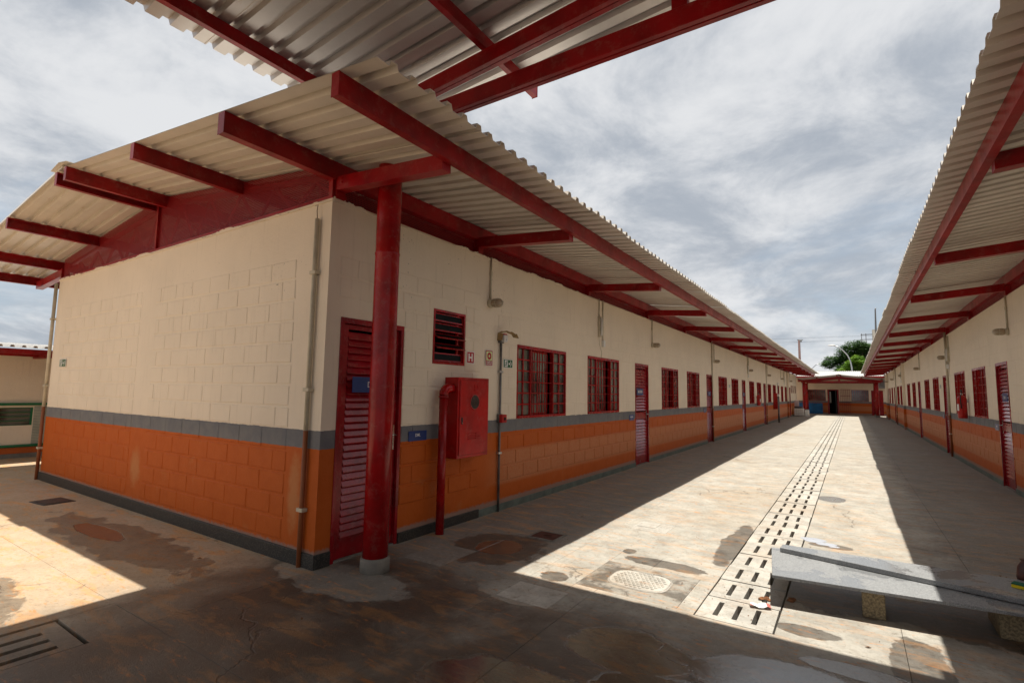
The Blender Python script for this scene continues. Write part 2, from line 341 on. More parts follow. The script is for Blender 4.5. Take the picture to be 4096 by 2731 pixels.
    c = t.mix(t.m('MULTIPLY', t.m('MULTIPLY', t.ramp(fine, .53, .64), t.ramp(m2, .35, .6, .3, 1.0)), .55), c, t.mix(dk, (.03, .024, .018), (.16, .125, .09)))
    c = t.mix(t.m('MULTIPLY', t.m('SUBTRACT', 1.0, t.ramp(fine, .34, .42)), .35), c, t.mix(dk, (.12, .10, .08), (.66, .62, .54))); c = t.mix(t.m('MULTIPLY', t.ramp(grit, .66, .72), .7), c, (.04, .033, .026))
    vo = t.n('ShaderNodeTexVoronoi', feature='DISTANCE_TO_EDGE', i={'Scale': .42}); t.put(vo.inputs['Vector'], t.v('ADD', p, t.v('MULTIPLY', t.n('ShaderNodeTexNoise', i={'Scale': 3.0, 'Detail': 6, 'Vector': p}).outputs[1], (.5, .5, .5))))
    crack = t.m('MULTIPLY', t.m('SUBTRACT', 1.0, t.ramp(vo.outputs[0], .0015, .005)), t.ramp(big, .50, .56)); c = t.mix(t.m('MULTIPLY', crack, .45), c, (.06, .048, .036))
    rough = t.m('ADD', .60, t.m('MULTIPLY', fine, .3)); hh = t.m('ADD', t.m('MULTIPLY', fine, .9), t.m('ADD', t.m('MULTIPLY', grit, .4), mid)); hh = t.m('SUBTRACT', hh, crack)
    if wet or damped:
        pud = blobs(t, x, y, t.m('MULTIPLY', wob, .55), [(3.60, .34, .60, .36), (3.85, .76, .32, .09), (3.1, -.15, .45, .3), (4.6, .3, .7, .5), (-1.7, -1.85, .6, .26), (2.35, -.55, .55, .35), (3.56, 6.43, .19, .26), (3.3, 9.8, .13, .28), (-2.8, -.60, .6, .13), (2.7, .25, .4, .28), (.9, 1.5, .25, .25)])
        c = t.mix(t.m('MULTIPLY', pud, .50), c, (.07, .055, .042))
        rough = t.n('ShaderNodeMix', i={0: t.m('MULTIPLY', damp_shade, .9), 2: rough, 3: t.m('ADD', .16, t.m('MULTIPLY', mid, .30))}).outputs[0]
        rough = t.n('ShaderNodeMix', i={0: pud, 2: rough, 3: .04}).outputs[0]; t.put(b.inputs['Specular IOR Level'], t.m('ADD', .5, t.m('MULTIPLY', pud, .9)))
        hh = t.m('MULTIPLY', hh, t.m('SUBTRACT', 1.0, t.m('ADD', t.m('MULTIPLY', damp_shade, .35), t.m('MULTIPLY', pud, .60))))
    t.put(b.inputs['Base Color'], c); t.put(b.inputs['Roughness'], rough); bump(t, b, hh, .008, .9); return m_
M_ground = groundmat('stained_wet_shaded_concrete'); M_damps = groundmat('damp_manhole_surround', damped=.85); M_cover = groundmat('precast_drain_concrete', (.56, .53, .46), .4, False)
M_earth = simple('damp_channel_mud', (.05, .038, .028), .8, var=.4, vs=9)
M_foam = simple('soap_foam', (.44, .46, .50), .35, var=.04, bmp=.01)
M_slab, t_, b_ = newmat('grey_granite'); p_ = wpos(t_); n_ = t_.noise(p_, 160, 4, .7); n2_ = t_.noise(p_, 2.4, 5, .6, .6)
c_ = t_.mix(t_.ramp(n_, .35, .65), (.36, .365, .36), (.16, .165, .165)); wm = t_.ramp(n2_, .50, .56); c_ = t_.mix(t_.m('MULTIPLY', wm, .35), c_, (.12, .125, .13))
t_.put(b_.inputs['Base Color'], c_); t_.put(b_.inputs['Roughness'], t_.n('ShaderNodeMix', i={0: wm, 2: .55, 3: .14}).outputs[0])
def leafmat(name, c1, c2):
    m_, t, b = newmat(name); p = wpos(t); n = t.noise(p, .8, 4); c = t.mix(t.ramp(n, .35, .65), c1, c2); t.put(b.inputs['Base Color'], c); b.inputs['Roughness'].default_value = .6
    tr = t.n('ShaderNodeBsdfTranslucent'); t.put(tr.inputs[0], c); mx = t.n('ShaderNodeMixShader', i={0: .3}); t.t.links.new(b.outputs[0], mx.inputs[1]); t.t.links.new(tr.outputs[0], mx.inputs[2])
    t.t.links.new(mx.outputs[0], [n for n in t.t.nodes if n.type == 'OUTPUT_MATERIAL'][0].inputs[0]); return m_
M_leaf = leafmat('dark_green_foliage', (.035, .09, .018), (.075, .15, .03)); M_leaf2 = leafmat('lime_green_foliage', (.13, .26, .02), (.22, .36, .03))
#@@STRUCT
# ------------------------------------------------------------------ ground and pavement
g = MB(); g.box((-700, -500, -.9), (700, 900, -.30)); o = part('ground', g, M_earth, kind='structure')
pave = bpy.data.objects.new('pavement', None); C.objects.link(pave); pave['kind'] = 'structure'
def slab(x0, x1, y0, y1, mat=None, top=0.0):
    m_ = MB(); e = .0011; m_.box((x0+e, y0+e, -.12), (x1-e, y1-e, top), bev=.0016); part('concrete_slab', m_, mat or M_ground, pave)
def strip(x0, x1, ys, mat=None):
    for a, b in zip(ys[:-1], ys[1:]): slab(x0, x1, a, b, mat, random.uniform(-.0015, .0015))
FAR = [7, 10, 13, 16, 19, 22, 25, 28, 31, 34, 37, 40, 43, 46, 49, 52, 60]
strip(-60, -10.6, [-60, 60]); strip(-10.6, -9.6, [-60, 0, 60]); strip(-9.6, -7.09, [-60, -20, -10, -6, -3.4, -1.23, .1, 4, 8, 12, 20, 60])
strip(-7.09, -5.0, [-60, -20, -10, -6, -3.4, -1.23, .1]); strip(-5.0, -2.53, [-60, -20, -10, -6, -3.4, -1.23, .1])
strip(-2.53, -.535, [-60, -20, -10, -6, -3.4, -1.23, .1]); strip(-.535, .01, [-60, -20, -10, -6]); strip(-.535, .01, [-1.54, -1.23, .1])
strip(-7.09, .01, [.1, 60])
strip(.01, 1.56, [-60, -20, -10, -6, -3.1, -1.23, .41]); slab(.01, .36, .41, 2.63); slab(.36, .80, .41, .70); slab(.36, .80, .70, 1.24, M_cover); slab(.36, .80, 1.24, 2.63); slab(.80, 1.56, .41, 2.63)
strip(.01, 1.56, [2.63, 4.0] + FAR)
strip(1.56, 2.145, [-60, -20, -10, -6, -3, .48]); slab(1.56, 2.0, .48, .83, M_cover); slab(2.0, 2.145, .48, .83); slab(1.56, 1.95, .83, 2.1); slab(1.95, 2.145, .83, 1.04)
slab(2.145, 4.09, -3, 1.004); slab(2.145, 2.885, 1.004, 1.04); strip(2.145, 4.09, [-60, -20, -10, -6, -3]); slab(1.95, 2.76, 1.04, 1.74, M_damps); slab(2.76, 2.885, 1.04, 1.74); slab(1.95, 2.34, 1.74, 2.1); slab(2.34, 2.885, 1.74, 2.1)
strip(1.56, 2.885, [2.1, 4.3] + FAR)
strip(2.885, 3.395, [46.9, 49, 52, 60])
slab(4.09, 4.69, -3, 1.6); strip(4.09, 4.69, [-60, -20, -10, -6, -3]); slab(3.395, 4.09, 1.004, 1.6); slab(3.395, 4.69, 1.6, 4.03); strip(3.395, 4.69, [4.03] + FAR)
strip(4.69, 6.12, [-60, -20, -10, -6, -3, 1.6, 4.35] + FAR); strip(6.12, 60, [-60, -3, .1, 60])
# slotted drain covers, each its own casting
def cover_mesh(w_, l_, slots, th=.075):
    """grid mesh plate w x l with rectangular slots [(x0,x1,y0,y1)]"""
    m_ = MB(); xs = sorted({0, w_} | {q for s_ in slots for q in s_[:2]}); ys = sorted({0, l_} | {q for s_ in slots for q in s_[2:]})
    def hole(a, b): return any(s_[0] <= a < s_[1] and s_[2] <= b < s_[3] for s_ in slots)
    for i in range(len(xs)-1):
        for j in range(len(ys)-1):
            if hole((xs[i]+xs[i+1])/2, (ys[j]+ys[j+1])/2): continue
            a, b, c_, d = xs[i], xs[i+1], ys[j], ys[j+1]
            m_.quad((a, c_, 0), (b, c_, 0), (b, d, 0), (a, d, 0)); m_.quad((a, d, -th), (b, d, -th), (b, c_, -th), (a, c_, -th))
    for (a, b, c_, d) in slots:
        m_.quad((a, c_, -th), (b, c_, -th), (b, c_, 0), (a, c_, 0)); m_.quad((a, d, 0), (b, d, 0), (b, d, -th), (a, d, -th))
        m_.quad((a, c_, 0), (a, d, 0), (a, d, -th), (a, c_, -th)); m_.quad((b, d, 0), (b, c_, 0), (b, c_, -th), (b, d, -th))
    m_.quad((0, 0, 0), (0, 0, -th), (w_, 0, -th), (w_, 0, 0)); m_.quad((w_, 0, 0), (w_, 0, -th), (w_, l_, -th), (w_, l_, 0))
    m_.quad((w_, l_, 0), (w_, l_, -th), (0, l_, -th), (0, l_, 0)); m_.quad((0, l_, 0), (0, l_, -th), (0, 0, -th), (0, 0, 0)); return m_
drain = thing('drain_channel', 'long drain of slotted pale concrete covers down the middle of the courtyard', 'drain', (3.14, 1.01, 0))
cm = [cover_mesh(.488, .425, [(.10+dx+.125*k, .135+dx+.125*k, .075+dy, .345+dy) for k in range(3)]).mesh('drain_cover', M_cover) for dx, dy in ((0, 0), (.006, .004), (-.004, -.006))]
y = 1.012; k = 0
while y < 46.4:
    inst('drain_cover', cm[k % 3], drain, (2.896+random.uniform(-.003, .003), y, random.uniform(-.004, .003)), (random.uniform(-.004, .004), random.uniform(-.004, .004), random.uniform(-.009, .009))); y += .4315; k += 1
gr = thing('drain_grating', 'dark slotted concrete drain cover in the shaded passage at the lower left', 'drain', (-.26, -1.6, 0))
cm2 = cover_mesh(.502, 1.05, [(.115+.14*q, .165+.14*q, .08, .95) for q in range(3)]).mesh('drain_cover', M_ground)
for q in range(4): inst('drain_cover', cm2, gr, (-.515, -1.56-1.06*(q+1)+.01, -.006), (0, 0, random.uniform(-.006, .006)))

# ------------------------------------------------------------------ school blocks
BH = .1875
_bc = {}
def block_mesh(L, h, mat, var):
    k = (round(L, 2), h, mat.name, var)
    if k not in _bc:
        rnd = random.Random(hash(k[0]*100)+var*7+int(h*1e4)); m_ = MB(); c = .007; j = lambda a: rnd.uniform(-a, a)
        b = [(0, .004, .004), (0, L-.004, .004), (0, L-.004, BH-.004), (0, .004, BH-.004)]
        f = [(h*(1+j(.25)), c+.004+j(.003), c+.004+j(.002)), (h*(1+j(.25)), L-c-.004+j(.003), c+.004+j(.002)), (h*(1+j(.25)), L-c-.004+j(.003), BH-c-.004+j(.002)), (h*(1+j(.25)), c+.004+j(.003), BH-c-.004+j(.002))]
        m_.quad(*f)
        for i in range(4): q = (i+1) % 4; m_.quad(b[i], b[q], f[q], f[i])
        _bc[k] = m_.mesh('concrete_block', mat)
    return _bc[k]
def layout(a, b, z0, z1, ops, phase=0.0):
    out = []; r = 0; z = z0
    while z < z1-.15:
        s = a - (.2 if r % 2 else .0) - phase
        while s < b:
            s0, s1 = max(s, a), min(s+.4, b); segs = [(s0, s1)]
            for (o0, o1, oz0, oz1) in ops:
                if oz0 < z+.19 and oz1 > z+.01:
                    ns = []
                    for (p, q) in segs:
                        if q <= o0 or p >= o1: ns.append((p, q)); continue
                        if p < o0-.03: ns.append((p, o0))
                        if q > o1+.03: ns.append((o1, q))
                    segs = ns
            for (p, q) in segs:
                if q-p > .07: out.append((p+.004, q-p-.008, z+.005))
            s += .4
        z += .2; r += 1
    return out
def cells(a, b, z0, z1, ops):
    ss = sorted({a, b} | {min(max(q, a), b) for o_ in ops for q in o_[:2]}); out = []
    for i in range(len(ss)-1):
        m_ = (ss[i]+ss[i+1])/2; hs = sorted([(o_[2], o_[3]) for o_ in ops if o_[0] < m_ < o_[1]]); z = z0
        for h0, h1 in hs:
            if h0 > z: out.append((ss[i], ss[i+1], z, h0))
            z = max(z, h1)
        if z < z1: out.append((ss[i], ss[i+1], z, z1))
    mg = []
    for c in out:   # merge neighbours
        if mg and abs(mg[-1][1]-c[0]) < 1e-6 and mg[-1][2:] == c[2:]: mg[-1] = (mg[-1][0], c[1], c[2], c[3])
        else: mg.append(c)
    return mg
RIDGE_U, RS = 3.6, .11
def zr(u): return 4.0 - RS*abs(u+RIDGE_U)
def sheet_mesh(L, mat, slope, W_=1.0, per=1/6, hgt=.040, segs=1):
    m_ = MB(); prof = []; n = int(round(W_/per))
    for i in range(n): prof += [(i*per, 0), (i*per+.094, 0), (i*per+.107, hgt), (i*per+.153, hgt)]
    prof.append((n*per-.005, 0)); b0 = 0; T = .004
    for s_ in (0, 1):
        for (u, zof) in ((0, 0), (L, 0)):
            for (yy, h) in prof: m_.v.append((u, yy, -slope*u+h+T*s_))
    N = len(prof)
    for i in range(N-1):
        m_.f.append((i, i+1, N+i+1, N+i)); m_.f.append((2*N+i, 3*N+i, 3*N+i+1, 2*N+i+1))
        m_.f.append((i, 2*N+i, 2*N+i+1, i+1)); m_.f.append((N+i, N+i+1, 3*N+i+1, 3*N+i)); m_.mi += [0]*4; m_.sm += [False]*4
    return m_.mesh('roof_sheet', mat)
_slatm = {}
def slat_mesh(L, d):
    k = (round(L, 3), d)
    if k not in _slatm:
        m_ = MB(); pr = [(-.040, .032), (-.036, .036), (-.006, -.026), (-.006, -.034), (-.010, -.034), (-.011, -.027)]
        m_.prism([(a*d, b) for a, b in pr], (0, 0, 0), (0, L, 0), (1, 0, 0), (0, 0, 1)); _slatm[k] = m_.mesh('louvre_slat', M_slat)
    return _slatm[k]
def door(parent, X, d, y0, y1, zt=2.19, single=True, midrail=True, handle_near=False, slats=True):
    m_ = MB(); f = .04
    for a, b in ((y0, y0+f), (y1-f, y1)): m_.box((X(-.11), a, 0), (X(.008), b, zt), bev=.003)
    m_.box((X(-.11), y0+f, zt-f-.01), (X(.007), y1-f, zt))
    dr = part('door', m_, M_reddoor, parent)
    m_ = MB(); a, b = y0+f+.004, y1-f-.004; st = .075
    for p, q in ((a, a+st), (b-st, b)): m_.box((X(-.065), p, .015), (X(-.028), q, zt-f-.015), bev=.003)
    rails = [(.015, .19), (zt-f-.06, zt-f-.015)] + ([(.98, 1.13)] if midrail else [])
    for p, q in rails: m_.box((X(-.062), a+st, p), (X(-.031), b-st, q), bev=.002)
    part('door_leaf', m_, M_reddoor, dr)
    zs = []; z = .225
    while z < zt-f-.085:
        if not any(p-.03 < z < q+.03 for p, q in rails): zs.append(z)
        z += .0645
    me = slat_mesh(b-a-2*st, d)
    if single:
        for z in zs: inst('louvre_slat', me, dr, (X(-.012), a+st, z))
    else:
        m_ = MB()
        for z in zs:
            pr = [(-.040, .034), (-.006, -.028), (-.006, -.036), (-.042, .030)]; m_.prism([(p*d, q) for p, q in pr], (X(-.012), a+st, z), (X(-.012), b-st, z), (1, 0, 0), (0, 0, 1))
        part('louvre_slats', m_, M_slat, dr, kind='stuff')
    yh = b-.04 if not handle_near else a+.04
    m_ = MB(); m_.box((X(-.028), yh-.019, .93), (X(-.018), yh+.019, 1.18), bev=.003); m_.tube([(X(-.02), yh, 1.08), (X(.025), yh, 1.08), (X(.03), yh-.10 if not handle_near else yh+.10, 1.08)], .008, 8)
    part('handle', m_, M_chrome, dr)
    part('door_threshold', _box((X(-.13), y0, -.05), (X(.0), y1, .012)), M_concrete, parent)
def _box(a, b, bev=0.0):
    m_ = MB(); m_.box(a, b, bev=bev); return m_
def window(parent, X, d, y0, y1, z0=1.165, z1=2.19, detail=2, openf=.62, flip=False):
    W_ = y1-y0; H = z1-z0; f = .028; m_ = MB()
    for a, b in ((y0, y0+f), (y1-f, y1)): m_.box((X(-.09), a, z0), (X(.004), b, z1))
    m_.box((X(-.09), y0+f, z1-.045), (X(.010), y1-f, z1)); m_.box((X(-.09), y0+f, z0), (X(.012), y1-f, z0+.036))
    fr = lambda q: (y0+q*W_) if not flip else (y1-q*W_)
    mull = [.258, .714]
    for q in mull: yy = fr(q); m_.box((X(-.06), yy-.013, z0+.036), (X(.0), yy+.013, z1-.045))
    for lo, hi in ((.0, .258), (.714, 1.0)):
        yy = fr((lo+hi)/2); m_.box((X(-.045), yy-.011, z0+.036), (X(-.012), yy+.011, z1-.045))
    rows = 6; rh = (H-.081)/rows
    for r in range(1, rows):
        zz_ = z0+.036+r*rh; a, b = sorted((fr(0), fr(.258))); m_.box((X(-.045), a+f*(a == y0), zz_-.010), (X(-.011), b-.013, zz_+.010)); a, b = sorted((fr(.714), fr(1))); m_.box((X(-.045), a+.013, zz_-.010), (X(-.011), b-f*(b == y1), zz_+.010))
    wn = part('window', m_, M_redgloss, parent)
    # security grille over the sliding part
    m_ = MB(); a, b = sorted((fr(.258), fr(.714)))
    for r in range(1, rows): m_.box((X(-.030), a, z0+.036+r*rh-.005), (X(-.018), b, z0+.036+r*rh+.005))
    for q in (.345, .45, .56): yy = fr(q); m_.tube([(X(-.024), yy, z0+.036), (X(-.024), yy, z1-.045)], .007, 6, False)
    part('security_grille', m_, M_redgloss, wn)
    # sliding leaves, pushed part open
    m_ = MB(); L0, L1 = sorted((fr(.262), fr(openf)))
    m_.box((X(-.085), L0, z0+.04), (X(-.062), L0+.022, z1-.05)); m_.box((X(-.085), L1-.022, z0+.04), (X(-.062), L1, z1-.05)); lm = (L0+L1)/2
    m_.box((X(-.085), L0, z1-.075), (X(-.062), L1, z1-.05)); m_.box((X(-.085), L0, z0+.04), (X(-.062), L1, z0+.062))
    vs_ = [L0+(L1-L0)*q for q in (.25, .5, .75)]
    for i, yy in enumerate(vs_): m_.box((X(-.083), yy-(.014 if i == 1 else .007), z0+.05), (X(-.064), yy+(.014 if i == 1 else .007), z1-.05))
    for r in range(1, rows): m_.box((X(-.083), L0, z0+.036+r*rh-.008), (X(-.064), L1, z0+.036+r*rh+.008))
    part('sliding_leaf', m_, M_redgloss, wn)
    panes = []
    for lo, hi in ((.0, .129), (.129, .258), (.714, .857), (.857, 1.0)):
        for r in range(rows): a, b = sorted((fr(lo), fr(hi))); panes.append((a+.010, b-.010, z0+.036+r*rh+.010, z0+.036+(r+1)*rh-.010, -.032))
    cols = [L0+.011]+vs_+[L1-.011]
    for a, b in zip(cols[:-1], cols[1:]):
        for r in range(rows): panes.append((a+.007, b-.007, z0+.036+r*rh+.008, z0+.036+(r+1)*rh-.008, -.074))
    if detail >= 2:
        for (a, b, c, e, u) in panes:
            tl = random.uniform(-.006, .006); m_ = MB(); m_.box((-.002, 0, 0), (.002, b-a, e-c)); o_ = part('pane', m_, M_glass, wn, local=True); o_.location = Vector((X(u), a, c)) - wloc(wn); o_.rotation_euler = (0, tl, tl*.7)
    else:
        m_ = MB()
        for (a, b, c, e, u) in panes: m_.box((X(u-.002), a, c), (X(u+.002), b, e))
        part('panes', m_, M_glass, wn, kind='stuff')
    return wn
def louvre_window(parent, X, d, y0, y1, z0, z1, tilts=True):
    m_ = MB(); f = .026
    for a, b in ((y0, y0+f), (y1-f, y1)): m_.box((X(-.08), a, z0), (X(.006), b, z1))
    m_.box((X(-.08), y0+f, z1-f), (X(.005), y1-f, z1)); m_.box((X(-.08), y0+f, z0), (X(.008), y1-f, z0+f)); m_.box((X(-.05), y1-.115, z0+f), (X(-.03), y1-.085, z1-f))
    n = 5; h = (z1-z0-2*f)/n
    wn = part('window', m_, M_redgloss, parent)
    for k in range(n):
        ang = (.15, .25, .95, .95, .12)[k] if tilts else .35; m_ = MB(); zc = z0+f+(n-k-.5)*h; hh = h*.47
        M = Matrix.Translation((X(-.03), 0, zc+h*.3)) @ Matrix.Rotation(-ang*d, 4, 'Y')
        m_.box((-.006, y0+f+.004, -hh*1.6), (.006, y1-f-.004, -hh*1.6+.016), M); m_.box((-.006, y0+f+.004, 0), (.006, y1-f-.004, .014), M)
        for yy in (y0+f+.004, y1-f-.012): m_.box((-.005, yy, -hh*1.6), (.005, yy+.008, .01), M)
        fl = part('vent_flap', m_, M_redgloss, wn)
        m_ = MB(); m_.box((-.002, y0+f+.012, -hh*1.6+.016), (.002, y1-f-.012, 0), M)
        part('pane', m_, M_clear, wn)
def purlin(parent, X, u, y0, y1, ztop, web, name='purlin', h=.15, w_=.062, cap=True):
    """C channel running along y; web=+1: closed side outward"""
    m_ = MB(); pr = [(0, 0), (-w_, 0), (-w_, .018), (-w_+.005, .018), (-w_+.005, .005), (-.005, .005), (-.005, h-.005), (-w_+.005, h-.005), (-w_+.005, h-.018), (-w_, h-.018), (-w_, h), (0, h)]
    s_ = 1 if web > 0 else -1; dx = 1 if X(1) > X(0) else -1
    m_.prism([(a*s_*dx, b) for a, b in pr], (X(u), y0, ztop-h), (X(u), y1, ztop-h), (1, 0, 0), (0, 0, 1), cap=False)
    part(name, m_, M_red, parent)
    if cap: m_ = MB(); m_.box((X(u)-(w_+.006)*(s_*dx > 0)-.003*(s_*dx < 0), y0-.004, ztop-h-.003), (X(u)+(w_+.006)*(s_*dx < 0)+.003*(s_*dx > 0), y0, ztop+.001)); part('end_cap', m_, M_red, parent)
def school_block(name, label, x0, d, y1, doors, wins, small, detail, endwall, bracket_ys, blockphase=0.0, pil=(), nblk=290):
    X = lambda u: x0+d*u
    B = thing(name, label, 'building', (x0, 0, 0))
    WD = 7.09; ZT = 3.264
    ops = [(a, b, 0, 2.19) for a, b, *_ in doors] + [(a, b, 1.165, 2.19) for a, b in wins] + [(a, b, c, e) for a, b, c, e in small]
    m_ = MB()
    for (a, b, c, e) in cells(0, y1, 0, ZT, ops): m_.box((X(-.14), a, c), (X(0), b, e))
    for yy in pil: m_.box((X(0), yy, 0), (X(.11), yy+.25, ZT-.002))
    lw = part('long_wall', m_, M_wall, B)
    m_ = MB(); m_.box((X(-WD), 0, 0), (X(-WD+.14), y1, ZT)); part('rear_wall', m_, M_wall, B)
    m_ = MB(); m_.box((X(-WD+.141), .0, 0), (X(-.141), .14, ZT-.001)); ew = part('end_wall', m_, M_wall, B)
    m_ = MB(); m_.box((X(-WD+.14), y1-.14, 0), (X(-.14), y1, ZT)); part('end_wall', m_, M_wall, B)
    m_ = MB(); m_.box((X(-WD+.02), .16, 3.05), (X(-.15), y1-.16, 3.09)); part('ceiling', m_, M_dark, B)
    m_ = MB(); m_.box((X(-2.6), .16, .0), (X(-2.55), y1-.16, 3.04)); part('partition', m_, M_dark, B)
    items = []
    if endwall:
        for (a, b) in ((-6.68, -3.83), (-3.41, -.47)):
            for (s, L, z) in layout(a, b, .163, 2.75, [], .1 if a < -5 else .27): items.append((0, ew, s, L, z))
    nend = len(items)
    lay = layout(0.12, y1-.1, .363, 2.75, ops + [(yy-.01, yy+.26, 0, 4) for yy in pil] + ([(2.28, 2.66, 0, 4)] if endwall else []), blockphase)
    lay = [q for q in lay if not (q[0] > 3.0 and q[2] > 1.3)]
    up = [q for q in layout(3.0, y1-.1, 1.163, 2.75, ops + [(yy-.01, yy+.26, 0, 4) for yy in pil], .1) if q[2] > 1.3]
    lay.sort(key=lambda q: (math.hypot(q[0]-CY, 0) if q[0] > (0 if endwall else 8.0) else 99))
    k = 0; far = MB(); h = .0065
    for i in range(nend):
        _, pw, s, L, z = items[i]; me = block_mesh(round(L, 2), .0055, M_wall, k % 3); k += 1
        inst('concrete_block', me, pw, (s, 0.0, z), (0, 0, -math.pi/2))
    for (s, L, z) in lay:
        hh = .0085 if (z < .95) else .0055
        if z > .9 and s > 2.6: hh = .0045
        if k < nblk:
            me = block_mesh(round(L, 2), hh, M_wall, k % 3); k += 1
            if d > 0: inst('concrete_block', me, lw, (X(0), s, z))
            else: inst('concrete_block', me, lw, (X(0), s+round(L, 2), z), (0, 0, math.pi))
        else:
            c = .009; a, b = s, s+L; t_ = z; e = z+BH
            far.quad((X(hh), a+c, t_+c), (X(hh), b-c, t_+c), (X(hh), b-c, e-c), (X(hh), a+c, e-c))
            P_ = [(0, a, t_), (0, b, t_), (0, b, e), (0, a, e)]; Q_ = [(hh, a+c, t_+c), (hh, b-c, t_+c), (hh, b-c, e-c), (hh, a+c, e-c)]
            for i in range(4): j = (i+1) % 4; far.quad((X(P_[i][0]), *P_[i][1:]), (X(P_[j][0]), *P_[j][1:]), (X(Q_[j][0]), *Q_[j][1:]), (X(Q_[i][0]), *Q_[i][1:]))
    for (s, L, z) in up:
        c = .007; hh = .0026; a, b, t_, e = s, s+L, z, z+BH
        Q_ = [(hh, a+c, t_+c), (hh, b-c, t_+c), (hh, b-c, e-c), (hh, a+c, e-c)]; P_ = [(0, a, t_), (0, b, t_), (0, b, e), (0, a, e)]
        far.quad(*[(X(q[0]), *q[1:]) for q in Q_])
        for i in range(4): j = (i+1) % 4; far.quad((X(P_[i][0]), *P_[i][1:]), (X(P_[j][0]), *P_[j][1:]), (X(Q_[j][0]), *Q_[j][1:]), (X(Q_[i][0]), *Q_[i][1:]))
    part('block_courses', far, M_wall, lw, kind='stuff')
    # skirting
    dsp = sorted([(a, b) for a, b, *_ in doors]); segs = []; p = 2.3 if endwall else 0
    for a, b in dsp + [(y1, y1)]:
        if a > p: segs.append((p, a))
        p = max(p, b)
    for a, b in segs: m_ = MB(); m_.box((X(0.0005), a, -.02), (X(.013), b, .085), bev=.003); part('skirting', m_, M_skirt, B)
    if endwall:
        m_ = MB(); m_.box((X(-WD)-.02, -.022, -.02), (X(0)+.022, -.0005, .122), bev=.004); m_.box((X(.0005), -.0004, -.02), (X(.022), .15, .12), bev=.003); m_.box((X(.0005), .958, -.02), (X(.022), 2.3, .10), bev=.003)
        m_.box((X(-WD)-.02, -.0004, -.02), (X(-WD)-.0005, 12, .12)); part('plinth', m_, M_granite, B)
    for i, (a, b, *r) in enumerate(doors): door(B, X, d, a, b, 2.19, single=(i < 3), midrail=(i > 0 or d < 0), handle_near=False)
    for i, (a, b) in enumerate(wins): window(B, X, d, a, b, detail=2 if i < 3 else 1, openf=(.66, .60, .55, .64)[i % 4], flip=(d < 0))
    for (a, b, c, e) in small: louvre_window(B, X, d, a, b, c, e)
    # roof
    YE = y1+1.2; me = sheet_mesh(RIDGE_U+(1.68 if d > 0 else 1.54), M_roof, RS)
    n = int((YE+1.0)/.985)
    for i in range(n):
        yy = -1.0+i*.985; zj = .006*(i % 2)
        for sg in (1, -1):
            dd = d*sg; j = random.uniform(-.012, .012)
            if dd > 0: inst('roof_sheet', me, B, (X(-RIDGE_U)+j, yy, zr(-RIDGE_U)+zj), (random.uniform(-.002, .002), 0, 0))
            else: inst('roof_sheet', me, B, (X(-RIDGE_U)+j, yy+1.0, zr(-RIDGE_U)+zj), (random.uniform(-.002, .002), 0, math.pi))
    m_ = MB(); c = X(-RIDGE_U)
    m_.prism([(-.26, -.26*RS+.037), (0, .052), (.26, -.26*RS+.037), (.26, -.26*RS+.041), (0, .058), (-.26, -.26*RS+.041)], (c, -1.03, 4.0), (c, YE, 4.0), (1, 0, 0), (0, 0, 1)); part('ridge_cap', m_, M_roof, B)
    for u, wb in ((1.36 if d > 0 else 1.33, 1), (-1.60, 1), (-3.42, 1), (-3.78, -1), (-5.65, -1), (-7.30, -1), (-8.52, -1)):
        purlin(B, X, u, -1.0, YE-.1, zr(u)-.001, wb)
    purlin(B, X, .022, -1.0, YE-.1, zr(.022)-.002, 1, 'wall_plate', .165, .08)
    for k_, yy in enumerate(bracket_ys):
        for sg in (1, -1):
            m_ = MB(); u0, u1 = (0.025, 1.297 if d > 0 else 1.267) if sg > 0 else (-WD-.001, -WD-1.34)
            za, zb = 3.465, 3.365; x_a, x_b = X(u0), X(u1); w_ = .05
            P_ = [(x_a, yy-w_, za-.125), (x_b, yy-w_, zb-.125), (x_b, yy+w_, zb-.125), (x_a, yy+w_, za-.125), (x_a, yy-w_, za), (x_b, yy-w_, zb), (x_b, yy+w_, zb), (x_a, yy+w_, za)]
            b0 = len(m_.v); m_.v += P_
            for f in ((0, 3, 2, 1), (4, 5, 6, 7), (0, 1, 5, 4), (1, 2, 6, 5), (2, 3, 7, 6), (3, 0, 4, 7)): m_.f.append(tuple(b0+i for i in f)); m_.mi.append(0); m_.sm.append(False)
            part('roof_bracket', m_, M_red, B)
        if yy < 12:
            m_ = MB()
            for dz in (3.395, 3.43):
                for sgy in (-.053, .053): m_.lathe([(.009, -.003), (.009, .004), (.004, .005)] , (X(.10), yy+sgy, dz), 'y', 6)
            part('bolts', m_, M_redcol, B)
        m_ = MB(); m_.box((X(-.055), yy-.045, ZT), (X(.021), yy+.045, 3.435)); part('bracket_post', m_, M_red, B)
    for a, b in zip(bracket_ys[:-1], bracket_ys[1:]):
        m_ = MB(); m_.box((X(-.042), a+.05, 3.268), (X(-.038), b-.05, 3.436)); part('vent_mesh', m_, M_mesh, B)
        m_ = MB(); m_.box((X(-.06), a+.05, 3.264), (X(-.012), b-.05, 3.28)); part('mesh_rail', m_, M_red, B)
    m_ = MB(); m_.box((X(-.5), .2, 3.26), (X(-.47), y1-.2, 3.6)); part('attic_lining', m_, M_dark, B)
